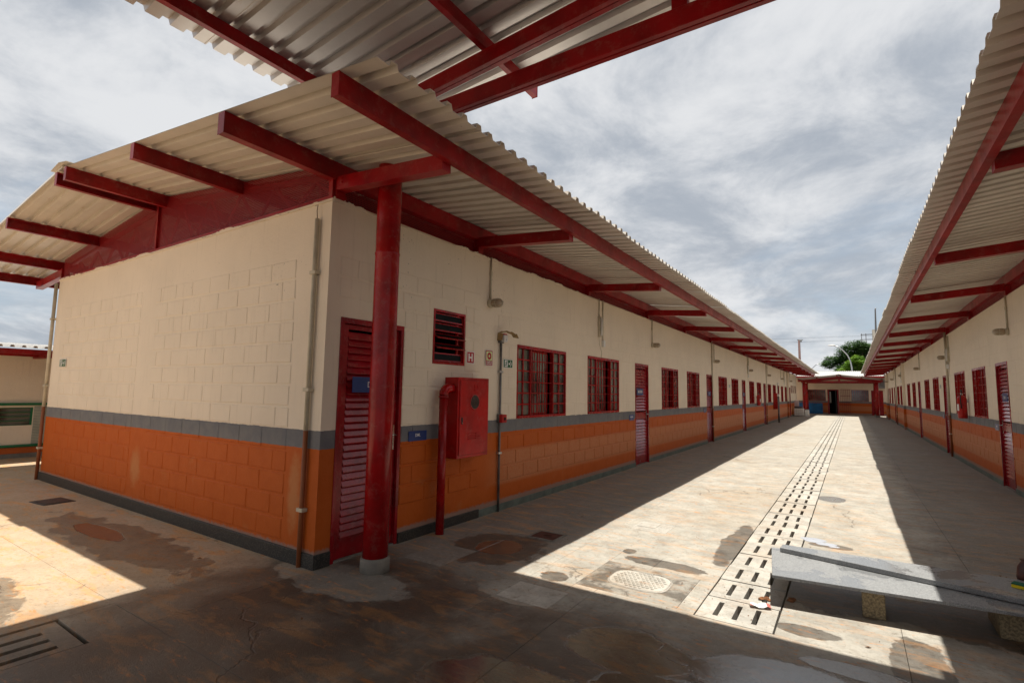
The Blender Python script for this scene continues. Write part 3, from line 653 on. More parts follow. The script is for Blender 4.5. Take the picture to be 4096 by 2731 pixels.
    if endwall:
        m_ = MB(); rg = random.Random(77)
        for (ax, a_, b_2) in (('x', -WD, -.01), ('y', 0.01, 9.0)):
            s_ = a_; h0 = 0
            while s_ < b_2:
                w_ = rg.uniform(.012, .035); h0 = max(-.028, min(.012, h0+rg.uniform(-.011, .011))); e_ = min(s_+w_, b_2)
                if ax == 'x': m_.box((X(s_), -.012, 3.235), (X(e_), -.0005, 3.262+h0))
                else: m_.box((X(.0005), s_, 3.235), (X(.013), e_, 3.268+h0))
                s_ = e_
        part('mortar_edge', m_, M_wall, lw, kind='stuff')
    # gable: wire mesh on steel frame
    for ua, ub in ((-WD+.02, -RIDGE_U-.02), (-RIDGE_U+.02, -.06)):
        m_ = MB(); zb_ = 3.275
        for yy in (.030, .034):
            m_.quad((X(ua), yy, zb_), (X(ub), yy, zb_), (X(ub), yy, zr(ub)-.01), (X(ua), yy, zr(ua)-.01))
        part('gable_mesh', m_, M_mesh, B)
    m_ = MB()
    m_.box((X(-WD), -.004, ZT), (X(-.0), .045, 3.29)); m_.box((X(-RIDGE_U-.018), .0, 3.291), (X(-RIDGE_U+.018), .05, zr(-RIDGE_U)-.12)); m_.box((X(-.055), -.006, 3.291), (X(-.001), .045, zr(0)-.004)); m_.box((X(-WD), .0, 3.291), (X(-WD+.03), .045, zr(-WD)-.16))
    part('gable_frame', m_, M_red, B)
    m_ = MB()
    for i in range(10):
        a = -WD+.1+i*.69; b = a+.345; zl = 3.31; zh = min(zr(a), zr(b))-.1
        m_.tube([(X(a), .13, zl), (X(b), .13, zh)], .02, 6); m_.tube([(X(b), .13, zh), (X(a+.69), .13, zl)], .02, 6)
    for s0, s1 in ((-WD, -RIDGE_U), (-RIDGE_U, 0)): m_.tube([(X(s0), .13, zr(s0)-.07), (X(s1), .13, zr(s1)-.07)], .035, 6)
    m_.tube([(X(-WD), .13, 3.30), (X(0), .13, 3.30)], .03, 6); part('roof_truss', m_, M_red, B)
    return B
A_doors = [(.156, .954), (7.82, 8.69), (14.36, 15.19), (20.77, 21.61), (27.15, 28.0), (33.42, 34.25), (40.65, 41.5)]
A_wins = [(3.135, 4.61), (5.434, 6.906), (9.678, 11.13), (12.01, 13.445), (16.145, 17.624), (18.5, 19.93), (22.637, 24.094), (24.92, 26.35), (28.86, 30.28), (31.1, 32.52), (35.28, 36.6), (37.6, 38.9)]
A_small = [(1.40, 1.966, 1.83, 2.45), (42.0, 42.6, 1.77, 2.37), (43.4, 44.05, 1.77, 2.37), (45.2, 45.9, 1.77, 2.37)]
brk = [.07, 2.22, 5.48] + [5.48+3.23*i for i in range(1, 14)]
A = school_block('classroom_building', 'long cream and orange block building on the left with louvred door behind a red column', 0.0, 1, 47.0, A_doors, A_wins, A_small, 2, True, brk, pil=(39.2,))
R_doors = [(9.0, 9.86), (15.55, 16.36), (22.2, 23.04), (28.95, 29.1)][:3] + [(36.0, 36.8), (42.0, 42.8)]
R_wins = [(10.72, 12.07), (12.95, 14.38), (17.25, 18.6), (19.5, 20.9), (24.0, 25.4), (26.4, 27.85), (30.45, 32.1), (32.75, 34.4), (37.8, 39.3), (40.2, 41.5)]
R_ = school_block('classroom_building', 'cream and orange block building on the right with a fire extinguisher between windows', 6.10, -1, 47.0, R_doors, R_wins, [(2.0, 2.6, 1.83, 2.45)], 2, False, brk, pil=(28.95, 42.7), nblk=230)

# ------------------------------------------------------------------ covered passages on round columns
def passage(name, label, y0, y1, xl, xr, zch, hch, zr0, slope, yts, colr, sheetmat, hr=.13, ridgeh=0, xo=.75):
    T = thing(name, label, 'canopy', ((xl+xr)/2, yts[0], 0)); xm = (xl+xr)/2; xe = xl-xo; xe2 = xr+xo; po = .36 if xo > .6 else .13
    rz_ = lambda x: zr0 + slope*(min(x, 2*xm-x)-xe)     # underside of sheets
    me = sheet_mesh(xm-xe, sheetmat, slope); n = int(round((y1-y0)/.985))
    for i in range(n):
        yy = y0+i*(y1-y0-.015)/n; zj = .004*(i % 2)
        inst('roof_sheet', me, T, (xm, yy, rz_(xm)+zj)); inst('roof_sheet', me, T, (xm, yy+1.0, rz_(xm)+zj), (0, 0, math.pi))
    m_ = MB(); m_.prism([(-.2, -.2*slope+.037), (0, .05), (.2, -.2*slope+.037), (.2, -.2*slope+.041), (0, .056), (-.2, -.2*slope+.041)], (xm, y0-.01, rz_(xm)), (xm, y1+.01, rz_(xm)), (1, 0, 0), (0, 0, 1)); part('ridge_cap', m_, sheetmat, T)
    X = lambda u: u
    for x_, wb in ((xe+po, 1), (xm-1.53, 1), (xm-.10, 1), (xm+.10, -1), (xm+1.53, -1), (xe2-po, -1)):
        ye_ = y1+.11 if 1 < abs(x_-xm) < 2.2 else y1-.03
        purlin(T, X, x_, y0+.02, ye_, rz_(x_)-.002, wb, h=.105, w_=.05)
        m_ = MB(); m_.box((x_-.055*(wb > 0)-.003, ye_, rz_(x_)-.11), (x_+.055*(wb < 0)+.003, ye_+.003, rz_(x_))); part('end_cap', m_, M_red, T)
    for yt in yts:
        m_ = MB()
        for dy in (-.045, .004): m_.box((xl, yt+dy, zch), (xr, yt+dy+.041, zch+hch), bev=.003)
        part('bottom_chord', m_, M_red, T)
        for sg in (1, -1):
            m_ = MB(); xa = xe+.02 if sg > 0 else xe2-.02; za = rz_(xe)+.002-.105; zb_ = za+slope*(xm-xe-.02)
            for dy in (-.045, .004):
                pts = [(xa, za-hr), (xm-sg*.001, zb_-hr), (xm-sg*.001, zb_), (xa, za)]; b0 = len(m_.v)
                for yy in (yt+dy, yt+dy+.041): m_.v += [(p[0], yy, p[1]) for p in pts]
                for f in ((0, 1, 2, 3), (7, 6, 5, 4), (0, 4, 5, 1), (1, 5, 6, 2), (2, 6, 7, 3), (3, 7, 4, 0)): m_.f.append(tuple(b0+i for i in f)); m_.mi.append(0); m_.sm.append(False)
            part('rafter', m_, M_red, T)
        m_ = MB(); m_.box((xm-.05, yt-.03, zch+hch+.001), (xm+.05, yt+.03, rz_(xm)-.11-hr)); part('king_post', m_, M_red, T)
        for x_ in (xl, xr):
            m_ = MB(); m_.lathe([(colr, .115), (colr*.995, zch*.3), (colr, zch*.5), (colr, zch*.707), (colr*1.03, zch*.709), (colr*1.035, zch*.713), (colr*.99, zch*.715), (colr, zch*.8), (colr, zch-.001)], (x_, yt, 0), n=28); c_ = part('column', m_, M_redcol, T)
            m_ = MB(); m_.lathe([(colr*1.16, -.02), (colr*1.15, .09), (colr*1.08, .118)], (x_, yt, 0), n=24); part('column_footing', m_, M_concrete, c_)
            m_ = MB(); m_.box((x_-.15, yt-.10, zch-.012), (x_+.15, yt+.10, zch-.0005)); part('cap_plate', m_, M_red, c_)
    return T
passage('covered_passage', 'high red steel canopy with corrugated sheets overhead at the near end', -8.9, .95, .42, 5.68, 3.865, .135, 4.25, .08, (.30, -3.6, -7.5), .108, M_roofc)
passage('covered_passage', 'low red gabled canopy at the far end of the courtyard', 46.6, 51.6, .52, 5.58, 2.72, .13, 2.99, .115, (47.4, 50.6), .125, M_roofc, xo=.45)
# ------------------------------------------------------------------ far building closing the courtyard
D = thing('end_building', 'low cream and orange building closing the far end behind the gabled canopy', 'building', (3, 52, 0)); X = lambda u: u
YD = 52.0; dops = [(.50, 1.93, 1.17, 2.18), (2.06, 2.93, 0, 2.20), (3.87, 5.14, 1.17, 2.18), (5.32, 6.17, 0, 2.15)]
m_ = MB()
for a, b, c, e in cells(-9, 15, 0, 3.26, dops): m_.box((a, YD, c), (b, YD+.14, e))
part('front_wall', m_, M_wall, D); m_ = MB(); m_.box((-9, YD+7, 0), (15, YD+7.14, 3.26)); m_.box((-9, YD+.141, 0), (-8.86, YD+6.99, 3.26)); m_.box((14.86, YD+.141, 0), (15, YD+6.99, 3.26)); part('rear_wall', m_, M_wall, D)
m_ = MB(); m_.box((-8.8, YD+2.4, 0), (14.8, YD+2.45, 3.2)); m_.box((-8.8, YD+.2, 3.15), (14.8, YD+6.9, 3.2)); part('partition', m_, M_dark, D)
me = sheet_mesh(4.75, M_white, .13)
for i in range(24): inst('roof_sheet', me, D, (-8.9+i*.985+1.0, YD+3.55, 3.97+.004*(i % 2)), (0, 0, -math.pi/2))
for i in range(24): inst('roof_sheet', me, D, (-8.9+i*.985, YD+3.55, 3.97+.004*(i % 2)), (0, 0, math.pi/2))
m_ = MB(); m_.box((-9, YD-1.19, 3.215), (15, YD-1.12, 3.345)); part('fascia_beam', m_, M_red, D)
for i in range(8):
    m_ = MB(); m_.box((-8.5+i*3.2, YD-1.118, 3.22), (-8.4+i*3.2, YD-.001, 3.33)); part('roof_bracket', m_, M_red, D)
def bigwin(x0, x1):
    m_ = MB(); z0, z1 = 1.17, 2.18
    m_.box((x0, YD-.004, z0), (x1, YD+.06, z0+.035)); m_.box((x0, YD-.004, z1-.035), (x1, YD+.06, z1)); n = 8
    for i in range(n+1): xx = x0+(x1-x0-.02)*i/n; m_.box((xx, YD+.0, z0+.036), (xx+.02, YD+.05, z1-.036))
    for j in range(1, 6): zz_ = z0+(z1-z0)*j/6; m_.box((x0+.02, YD+.01, zz_-.008), (x1-.02, YD+.04, zz_+.008))
    wn = part('window', m_, M_redgloss, D); m_ = MB(); m_.box((x0+.02, YD+.055, z0+.036), (x1-.02, YD+.059, z1-.036)); part('pane', m_, M_glass, wn)
bigwin(.50, 1.93); bigwin(3.87, 5.14)
m_ = MB(); m_.box((2.06, YD-.01, 0), (2.19, YD+.12, 2.2)); m_.box((2.80, YD-.01, 0), (2.93, YD+.12, 2.2)); m_.box((2.19, YD-.01, 2.11), (2.80, YD+.12, 2.2)); dr = part('door', m_, M_reddoor, D)
m_ = MB(); m_.box((2.66, YD+.1, .02), (2.70, YD+.75, 2.1)); part('door_leaf', m_, simple('grey_door_paint', (.10, .12, .13), .5), dr)
m_ = MB()
for i in range(6): xx = 3.03+i*.14; m_.box((xx, YD-.05, .14), (xx+.02, YD-.03, 2.2))
for zz_ in (.14, .82, 1.62, 2.18): m_.box((3.03, YD-.052, zz_), (3.80, YD-.028, zz_+.03))
part('security_gate', m_, M_red, D)
m_ = MB(); m_.box((5.32, YD-.01, 0), (6.17, YD+.08, 2.15)); m_.box((5.38, YD-.018, .05), (5.72, YD-.011, 2.08)); m_.box((5.77, YD-.018, .05), (6.11, YD-.011, 2.08)); part('door', m_, M_reddoor, D)
m_ = MB(); m_.box((2.2, YD+.5, 1.0), (2.32, YD+.52, 2.0)); part('louvre_panel', m_, M_plwhite, D)
# passage building seen on the far left
Cb = thing('service_building', 'low pale building with green rails seen past the left corner', 'building', (-10.6, .3, 0)); XC = -10.6
m_ = MB()
for a, b, c, e in cells(-6, 9, 0, 2.10, [(.10, .70, .66, 1.03)]): m_.box((XC-.14, a, c), (XC, b, e))
part('front_wall', m_, wallmat('passage_wall_paint', -1, -1, False), Cb)
M_panel = simple('pale_ribbed_panel', (.34, .36, .30), .6)
m_ = MB()
for i in range(24): m_.box((XC+.001, -6, .27+i*.033), (XC+.010, .09, .27+i*.033+.026)); m_.box((XC+.001, .71, .27+i*.033), (XC+.010, 9, .27+i*.033+.026))
part('ribbed_panel', m_, M_panel, Cb, kind='stuff')
m_ = MB(); m_.box((XC+.011, -6, 1.075), (XC+.07, 9, 1.125)); part('rail', m_, M_green, Cb); m_ = MB(); m_.tube([(XC+.06, -6, .245), (XC+.06, 9, .245)], .028, 8); part('rail', m_, M_green, Cb)
m_ = MB(); m_.box((XC+.001, -6, .09), (XC+.03, 9, .21)); part('orange_strip', m_, simple('orange_paint', ORANGE, .6), Cb); m_ = MB(); m_.box((XC+.001, -6, -.02), (XC+.07, 9, .088)); part('plinth', m_, M_concrete, Cb)
m_ = MB(); m_.box((XC-.06, .10, .66), (XC-.03, .13, 1.03)); m_.box((XC-.06, .67, .66), (XC-.03, .70, 1.03))
for i in range(5): m_.box((XC-.06, .13, .66+i*.088), (XC-.02, .67, .672+i*.088))
wn = part('window', m_, M_green, Cb); m_ = MB(); m_.box((XC-.07, .13, .66), (XC-.065, .67, 1.03)); part('pane', m_, M_glass, wn)
me = sheet_mesh(4.2, M_white, .065)
for i in range(15): inst('roof_sheet', me, Cb, (-13.6, -6.2+i*.985, 2.49+.004*(i % 2)))
m_ = MB(); m_.box((-9.56, -6.2, 2.10), (-9.50, 8.6, 2.195)); part('fascia_beam', m_, M_red, Cb); m_ = MB(); m_.box((-10.3, -6.2, 2.08), (-10.24, 8.6, 2.2)); m_.box((-10.6, .6, 2.05), (-9.56, .7, 2.16)); part('purlin', m_, M_red, Cb)
m_ = MB(); m_.box((-14, -6, 0), (-13.9, 9, 2.4)); m_.box((-13.9, -6, 2.1), (-10.75, 9, 2.14)); part('rear_wall', m_, M_dark, Cb)

# ------------------------------------------------------------------ wall fittings
def bulkhead(loc, d, label, top=3.27, group='bulkhead lamps along the courtyard walls', box=True):
    T = thing('wall_lamp', label, 'lamp', loc, group); x, y, z = loc
    m_ = MB(); m_.lathe([(.0, 0), (.058, .001), (.062, .02), (.050, .045), (.047, .05)], (0, 0, 0), 'x', 18)
    if d < 0: m_.v = [(-p[0], p[1], p[2]) for p in m_.v]
    part('lamp_base', m_, M_conduit, T, local=True)
    m_ = MB(); m_.lathe([(.045, .05), (.052, .075), (.052, .135), (.045, .170), (.028, .192), (.004, .198)], (0, 0, 0), 'x', 16)
    if d < 0: m_.v = [(-p[0], p[1], p[2]) for p in m_.v]
    part('lamp_glass', m_, M_lamp, T, local=True)
    m_ = MB()
    for k in range(4):
        a = k*math.pi/2+.4; c, s_ = math.cos(a), math.sin(a)
        m_.tube([(d*u, r*c, r*s_) for u, r in ((.05, .050), (.075, .058), (.14, .058), (.178, .05), (.2, .03), (.206, 0))], .0035, 5)
    m_.tube([(d*.12, .059*math.cos(a), .059*math.sin(a)) for a in [i*math.pi/8 for i in range(17)]], .0035, 5); part('lamp_cage', m_, M_conduit, T, local=True)
    m_ = MB(); m_.tube([(d*.016, -.005, .055), (d*.016, -.005, top-z)], .0125, 8); m_.lathe([(.017, .0), (.019, .005), (.019, .05), (.017, .055)], (d*.016, -.005, (top-z)*.6), n=8)
    part('conduit', m_, M_conduit, T, local=True); return T
l0 = bulkhead((0.0, 2.462, 2.665), 1, 'caged bulkhead lamp on its conduit above and right of the small louvre window')
LL = [(8.96, 'caged bulkhead lamp above the second red door of the left building'), (15.49, 'bulkhead lamp beside the tall conduit past the third red door on the left'), (22.55, 'bulkhead lamp next to the fluorescent fitting halfway down the left wall'), (28.83, 'bulkhead lamp beyond the left fire extinguisher'), (35.3, 'bulkhead lamp above the windows past the left fire cabinet'), (41.27, 'farthest bulkhead lamp of the left wall')]
for yy, lb in LL: copytree(l0, (0.0, yy, 2.665), lb)
r0 = bulkhead((6.10, 8.74, 2.665), -1, 'nearest caged bulkhead lamp on the right wall, above the louvred door')
for yy, lb in [(15.47, 'bulkhead lamp on paired conduits over the second red door of the right wall'), (22.1, 'bulkhead lamp third from the camera on the right wall'), (29.9, 'bulkhead lamp by the orange pilaster of the right wall'), (36.5, 'bulkhead lamp near the far end of the right wall'), (42.3, 'farthest bulkhead lamp on the right wall')]: copytree(r0, (6.10, yy, 2.665), lb)
def emlight(loc, d, label):
    T = thing('fluorescent_light', label, 'lamp', loc, 'emergency light fittings standing upright on the walls')
    m_ = MB(); m_.box((0, -.04, -.17), (d*.045, .04, .17), bev=.006); m_.box((0, -.045, -.19), (d*.05, .045, -.172)); m_.box((0, -.045, .172), (d*.05, .045, .19)); part('housing', m_, M_conduit, T, local=True)
    m_ = MB(); m_.tube([(d*.062, .0, -.16), (d*.062, .0, .16)], .018, 8); part('tube', m_, M_plwhite, T, local=True)
    m_ = MB(); m_.box((0, .13, -.36), (d*.05, .21, -.24), bev=.005); part('socket_box', m_, M_plwhite, T, local=True)
    m_ = MB(); m_.tube([(d*.014, .17, -.24), (d*.014, .17, .52)], .011, 8); m_.tube([(d*.014, 0, .19), (d*.014, 0, .52)], .011, 8); part('conduit', m_, M_conduit, T, local=True)
    m_ = MB(); m_.tube([(d*.01, .0, -.18), (d*.015, .02, -.34), (d*.012, .12, -.48), (d*.01, .10, -.56), (d*.01, .03, -.58)], .004, 5); part('cable', m_, M_conduit, T, local=True); return T
e0 = emlight((0, 5.91, 2.755), 1, 'upright fluorescent fitting with hanging cable above the second window on the left')
copytree(e0, (0, 22.2, 2.70), 'upright fluorescent fitting beside a bulkhead lamp halfway down the left wall'); copytree(e0, (0, 37.1, 2.70), 'farthest upright fluorescent fitting on the left wall')
e1 = emlight((6.10, 14.93, 2.70), -1, 'upright fluorescent fitting beside the second lamp on the right wall'); copytree(e1, (6.10, 30.6, 2.70), 'upright fluorescent fitting past the pilaster on the right wall')
def pipe(label, x, y, z0, z1, r, mat_lo, mat_hi=None, zc=1.0, clamps=(), cat='pipe', d=1, ax='x', hook=False):
    T = thing('conduit_pipe', label, cat, (x, y, z0)); m_ = MB()
    if mat_hi: m_.tube([(x, y, z0), (x, y, zc)], r, 10); part('pipe_lower', m_, mat_lo, T); m_ = MB(); m_.tube([(x, y, zc+.001), (x, y, z1)], r, 10); part('pipe_upper', m_, mat_hi, T)
    else: m_.tube([(x, y, z0), (x, y, z1)], r, 10); part('pipe_run', m_, mat_lo, T)
    for zc_ in clamps:
        m_ = MB()
        if ax == 'x': m_.box((x-d*(abs(x)+.0 if x < .5 else 6.1-x)*.99 if False else x-d*r*1.3, y-r*2.0, zc_-.016), (x+d*r*1.25, y+r*2.0, zc_+.016), bev=.003)
        else: m_.box((x-r*2.0, y-r*1.25, zc_-.016), (x+r*2.0, y+r*1.5, zc_+.016), bev=.003)
        part('clamp', m_, mat_hi or mat_lo, T)
    if hook: m_ = MB(); m_.tube([(x, y, z1-.01), (x-.012, y, z1+.08), (x+.004, y-.004, z1+.13), (x-.02, y-.012, z1+.125)], .0035, 6); part('wire_stub', m_, M_rust, T)
    return T
pipe('orange and cream vertical conduit on the end wall beside the near corner', -.165, -.030, .0, 3.085, .021, M_orangec, M_conduit, 1.16, (.48, 1.52, 2.58), ax='y', hook=True)
pipe('thin conduit at the far left edge of the end wall', -7.13, -.03, .0, 3.2, .024, M_orangec, M_conduit, 1.16, (.5, 1.5, 2.6), ax='y')
pipe('tall conduit from floor to eave past the third red door on the left', .03, 15.10, 0, 3.3, .02, M_orangec, M_conduit, 1.1, (.5, 2.0, 2.8))
pipe('tall conduit beside the fifth red door on the left', .03, 28.2, 0, 3.3, .02, M_orangec, M_conduit, 1.1, (.5, 2.0))
pipe('thin conduit between the farthest windows of the left wall', .03, 38.95, 0, 3.3, .018, M_orangec, M_conduit, 1.1, (.5, 2.0))
pipe('tall conduit beside the second red door on the right', 6.07, 15.3, 0, 3.35, .028, M_orangec, M_conduit, 1.1, (.6, 2.0, 2.8), d=-1)
pipe('thick conduit on the far part of the right wall', 6.07, 34.8, 0, 3.3, .028, M_orangec, M_conduit, 1.1, (.6, 2.0), d=-1)
# fire alarm conduit with siren and call point
T = thing('fire_alarm_point', 'grey conduit with red call point and paper-wrapped siren left of the first window', 'alarm', (.03, 2.70, 0))
m_ = MB(); m_.tube([(.028, 2.70, 0), (.028, 2.70, 2.20)], .0155, 10); part('conduit', m_, M_greyc, T)
for zc_ in (.74, 1.79): m_ = MB(); m_.box((.001, 2.665, zc_-.014), (.048, 2.735, zc_+.014), bev=.003); part('clamp', m_, M_zinc, T)
m_ = MB(); m_.box((.001, 2.66, 2.17), (.05, 2.74, 2.30), bev=.004); part('siren_box', m_, M_greyc, T); m_ = MB(); m_.box((.051, 2.67, 2.185), (.10, 2.755, 2.275), bev=.008); m_.lathe([(.012, 0), (.010, .012)], (.10, 2.72, 2.215), 'x', 10); part('siren', m_, M_plwhite, T)
m_ = MB(); m_.box((.052, 2.675, 2.277), (.095, 2.74, 2.292)); part('siren_lens', m_, M_signred, T)
m_ = MB(); pts = [(.03, 2.64, 2.20), (.035, 2.65, 2.30), (.06, 2.70, 2.325), (.10, 2.76, 2.315), (.14, 2.82, 2.29), (.15, 2.85, 2.25)]
for a, b in zip(pts[:-1], pts[1:]): m_.quad((a[0]-.03, a[1], a[2]), (a[0]+.05, a[1]+.01, a[2]+.008), (b[0]+.05, b[1]+.012, b[2]-.008), (b[0]-.03, b[1], b[2]+.006)); m_.quad((b[0]-.03, b[1], b[2]+.003), (b[0]+.05, b[1]+.012, b[2]-.011), (a[0]+.05, a[1]+.01, a[2]+.005), (a[0]-.03, a[1], a[2]-.003))
part('torn_paper', m_, M_paper, T)
m_ = MB(); m_.box((.001, 2.665, 1.125), (.045, 2.735, 1.24), bev=.003); part('backbox', m_, M_greyc, T); m_ = MB(); m_.box((.046, 2.655, 1.13), (.10, 2.76, 1.235), bev=.006); part('call_point', m_, M_redcab, T)
m_ = MB(); m_.lathe([(.022, 0), (.020, .006)], (.10, 2.712, 1.18), 'x', 12); part('push_button', m_, M_dark, T)
# fire hose cabinet
T = thing('fire_hose_cabinet', 'red fire hose cabinet with round window, mounted beside the near red pipe', 'cabinet', (.12, 1.9, .78))
m_ = MB(); m_.box((.001, 1.625, .78), (.20, 2.205, 1.685), bev=.004); part('cabinet_body', m_, M_redcab, T)
m_ = MB(); m_.box((.2015, 1.650, .815), (.213, 2.185, 1.655), bev=.004)
m_.cur = 0; dl = part('cabinet_door', m_, M_redcab, T)
m_ = MB(); m_.lathe([(.090, 0), (.092, .004), (.080, .005), (.080, .002)], (.2135, 1.915, 1.405), 'x', 32); part('window_rim', m_, M_redcab, dl)
m_ = MB(); m_.lathe([(.0795, 0), (.0795, .0045)], (.2135, 1.915, 1.405), 'x', 32); part('round_window', m_, M_glass, dl)
for c in (1.845, 1.985):
    for k in range(3): m_ = MB(); m_.box((.2135, c-.045, .985+k*.028), (.222, c+.045, .995+k*.028), bev=.002); part('vent_louvre', m_, M_redcab, dl)
m_ = MB(); m_.box((.2135, 1.676, 1.16), (.219, 1.70, 1.235), bev=.002); part('latch', m_, M_black, dl)
m_ = MB(); m_.lathe([(.010, 0), (.010, .004)], (.219, 1.688, 1.175), 'x', 10); part('lock', m_, M_chrome, dl)
ring = [(.2155, 1.935+.030*math.cos(a), 1.585+.024*math.sin(a)) for a in [i*math.pi/10 for i in range(21)]]
m_ = MB(); m_.tube(ring, .0022, 5, False); m_.tube([(.2155, 1.90, 1.548), (.2155, 1.97, 1.548)], .0022, 5); m_.tube([(.2155, 1.90, 1.536), (.2155, 1.97, 1.536)], .0022, 5); part('embossed_emblem', m_, M_redcab, dl)
# hydrant riser
T = thing('hydrant_riser', 'thick red water pipe rising from the floor into the fire hose cabinet', 'pipe', (.13, 1.50, 0))
m_ = MB(); m_.tube([(.12, 1.47, -.02), (.12, 1.47, 1.48)], .045, 18); part('riser', m_, M_redgloss, T)
m_ = MB(); pts = [(.12, 1.47+.08*(1-math.cos(a)), 1.48+.08*math.sin(a)) for a in [i*math.pi/16 for i in range(9)]] + [(.12, 1.62, 1.56)]; m_.tube(pts, .051, 18); part('elbow', m_, M_redgloss, T)
m_ = MB(); m_.lathe([(.053, 0), (.055, .004), (.055, .018), (.053, .022)], (.12, 1.47, 1.455), n=18); part('pipe_collar', m_, M_redgloss, T)
# second cabinet with its pipe, far down the wall
T = thing('fire_hose_cabinet', 'red fire hose cabinet far down the left wall, in front of a window', 'cabinet', (.12, 31.5, .76)); m_ = MB(); m_.box((.001, 31.1, .76), (.21, 31.8, 1.70), bev=.006); part('cabinet_body', m_, M_redcab, T)
m_ = MB(); m_.box((.2105, 31.14, .80), (.222, 31.76, 1.66), bev=.004); part('cabinet_door', m_, M_redcab, T); m_ = MB(); m_.lathe([(.08, 0), (.08, .004)], (.2225, 31.45, 1.42), 'x', 20); part('round_window', m_, M_glass, T)
T = thing('riser_pipe', 'grey riser pipe with pale cap standing before the far fire cabinet', 'pipe', (.30, 31.2, 0)); m_ = MB(); m_.tube([(.30, 30.9, 0), (.30, 30.9, 1.50)], .05, 12); part('pipe_run', m_, M_greyc, T); m_ = MB(); m_.lathe([(.065, 0), (.065, .12), (.05, .14)], (.30, 30.9, 1.50), n=12); part('pipe_cap', m_, M_plwhite, T)
T = thing('fire_alarm_point', 'thin conduit with siren beside the sixth red door on the left', 'alarm', (.03, 33.2, 0)); m_ = MB(); m_.tube([(.03, 33.2, 0), (.03, 33.2, 2.25)], .016, 8); part('conduit', m_, M_greyc, T); m_ = MB(); m_.box((.001, 33.14, 2.22), (.10, 33.28, 2.36), bev=.005); part('siren', m_, M_plwhite, T)
# extinguishers
def extinguisher(loc, d, label):
    T = thing('fire_extinguisher', label, 'extinguisher', loc); m_ = MB(); r = .088
    m_.lathe([(r*.92, 0), (r, .015), (r, .43), (r*.9, .475), (r*.55, .51), (.03, .52)], (d*.12, 0, 0), n=22); part('cylinder', m_, M_redcab, T, local=True)
    m_ = MB(); m_.lathe([(.022, .52), (.022, .56), (.014, .565)], (d*.12, 0, 0), n=12); m_.box((d*.12-.015, -.03, .56), (d*.12+.015, .06, .575)); part('valve', m_, M_chrome, T, local=True)
    m_ = MB(); m_.box((d*.12-.012, -.012, .578), (d*.12+.012, .11, .592)); m_.box((d*.12-.012, -.02, .60), (d*.12+.012, .12, .615), Matrix.Rotation(.35, 4, 'X') @ Matrix.Translation((0, .2, -.03))); part('lever', m_, M_black, T, local=True)
    m_ = MB(); m_.tube([(d*.12, -.03, .56), (d*.15, -.10, .52), (d*.16, -.115, .40), (d*.15, -.105, .22)], .010, 8); part('hose', m_, M_black, T, local=True)
    m_ = MB(); n = 8
    for i in range(n):
        a0 = -.75+1.5*i/n; a1 = -.75+1.5*(i+1)/n; cc = lambda a, z: (d*(.12+(r+.0012)*math.cos(a)*1), (r+.0012)*math.sin(a), z)
        m_.quad(cc(a0, .17), cc(a1, .17), cc(a1, .32), cc(a0, .32))
    part('instruction_label', m_, M_signw, T, local=True); m_ = MB(); m_.box((0, -.03, .36), (d*.035, .03, .44)); part('wall_hook', m_, M_zinc, T, local=True); return T
extinguisher((6.10, 12.66, 1.10), -1, 'red fire extinguisher hung on the right wall between the first two windows'); extinguisher((0.0, 24.55, 1.06), 1, 'red fire extinguisher hung on the left wall between far windows')
# ------------------------------------------------------------------ signs
def plate(name, label, loc, w_, h_, d, mat, cat='sign', th=.004, group=None):
    """plate lying on an x-facing wall; local +y = along the wall, +z up"""
    loc = (loc[0]+d*.0095, loc[1], loc[2]) if abs(loc[1]) > .001 else (loc[0], -.0095, loc[2]); T = thing(name, label, cat, loc, group); m_ = MB(); m_.box((0, -w_/2, -h_/2), (d*th, w_/2, h_/2)); part('sign_plate', m_, mat, T, local=True); return T
def letter(T, d, txt, size, mat, dy=0, dz=0, off=.0048, squeeze=1.0):
    me = text_mesh(txt, size, mat); o = bpy.data.objects.new('lettering', me); C.objects.link(o); o.parent = T; o.location = (d*off, dy, dz)
    o.rotation_euler = (math.pi/2, 0, math.pi/2 if d > 0 else -math.pi/2); o.scale = (squeeze, 1, 1); return o
def rect(T, d, y0, y1, z0, z1, mat, off=.0045, name='printed_panel'):
    m_ = MB(); m_.box((d*(off-.0004), y0, z0), (d*off, y1, z1)); return part(name, m_, mat, T, local=True)
def poly(T, d, pts, mat, off=.0052, name='printed_symbol'):
    m_ = MB(); v = [(d*off, p, q) for p, q in pts]; m_.quad(*(v if d > 0 else v[::-1])); return part(name, m_, mat, T, local=True)
T = plate('hydrant_sign', 'red hydrant sign with white letter H beside the small louvre window', (0, 2.07, 1.938), .150, .150, 1, M_signw); rect(T, 1, -.066, .066, -.066, .066, M_signred)
for a, b, c, e in ((-.040, -.019, -.048, .048), (.019, .040, -.048, .048), (-.019, .019, -.010, .010)): rect(T, 1, a, b, c, e, M_signw, .0052, 'letter_stroke')
T = plate('fire_alarm_sign', 'red and pale green fire alarm sign with a red ring', (0, 2.457, 1.957), .155, .200, 1, M_signw); rect(T, 1, -.072, .072, -.095, .095, M_signred); rect(T, 1, -.062, .062, -.033, .083, M_lumin, .0052)
def disc(T, d, r, cy, cz, mat, off, n=24): poly(T, d, [(cy+r*math.cos(2*math.pi*i/n), cz+r*math.sin(2*math.pi*i/n)) for i in range(n)], mat, off)
disc(T, 1, .046, 0, .025, M_signred, .0058); disc(T, 1, .0165, 0, .025, M_lumin, .0064); letter(T, 1, 'ALARME DE', .027, M_signw, 0, -.052, .0062, .85); letter(T, 1, 'INCÊNDIO', .027, M_signw, 0, -.078, .0062, .9)
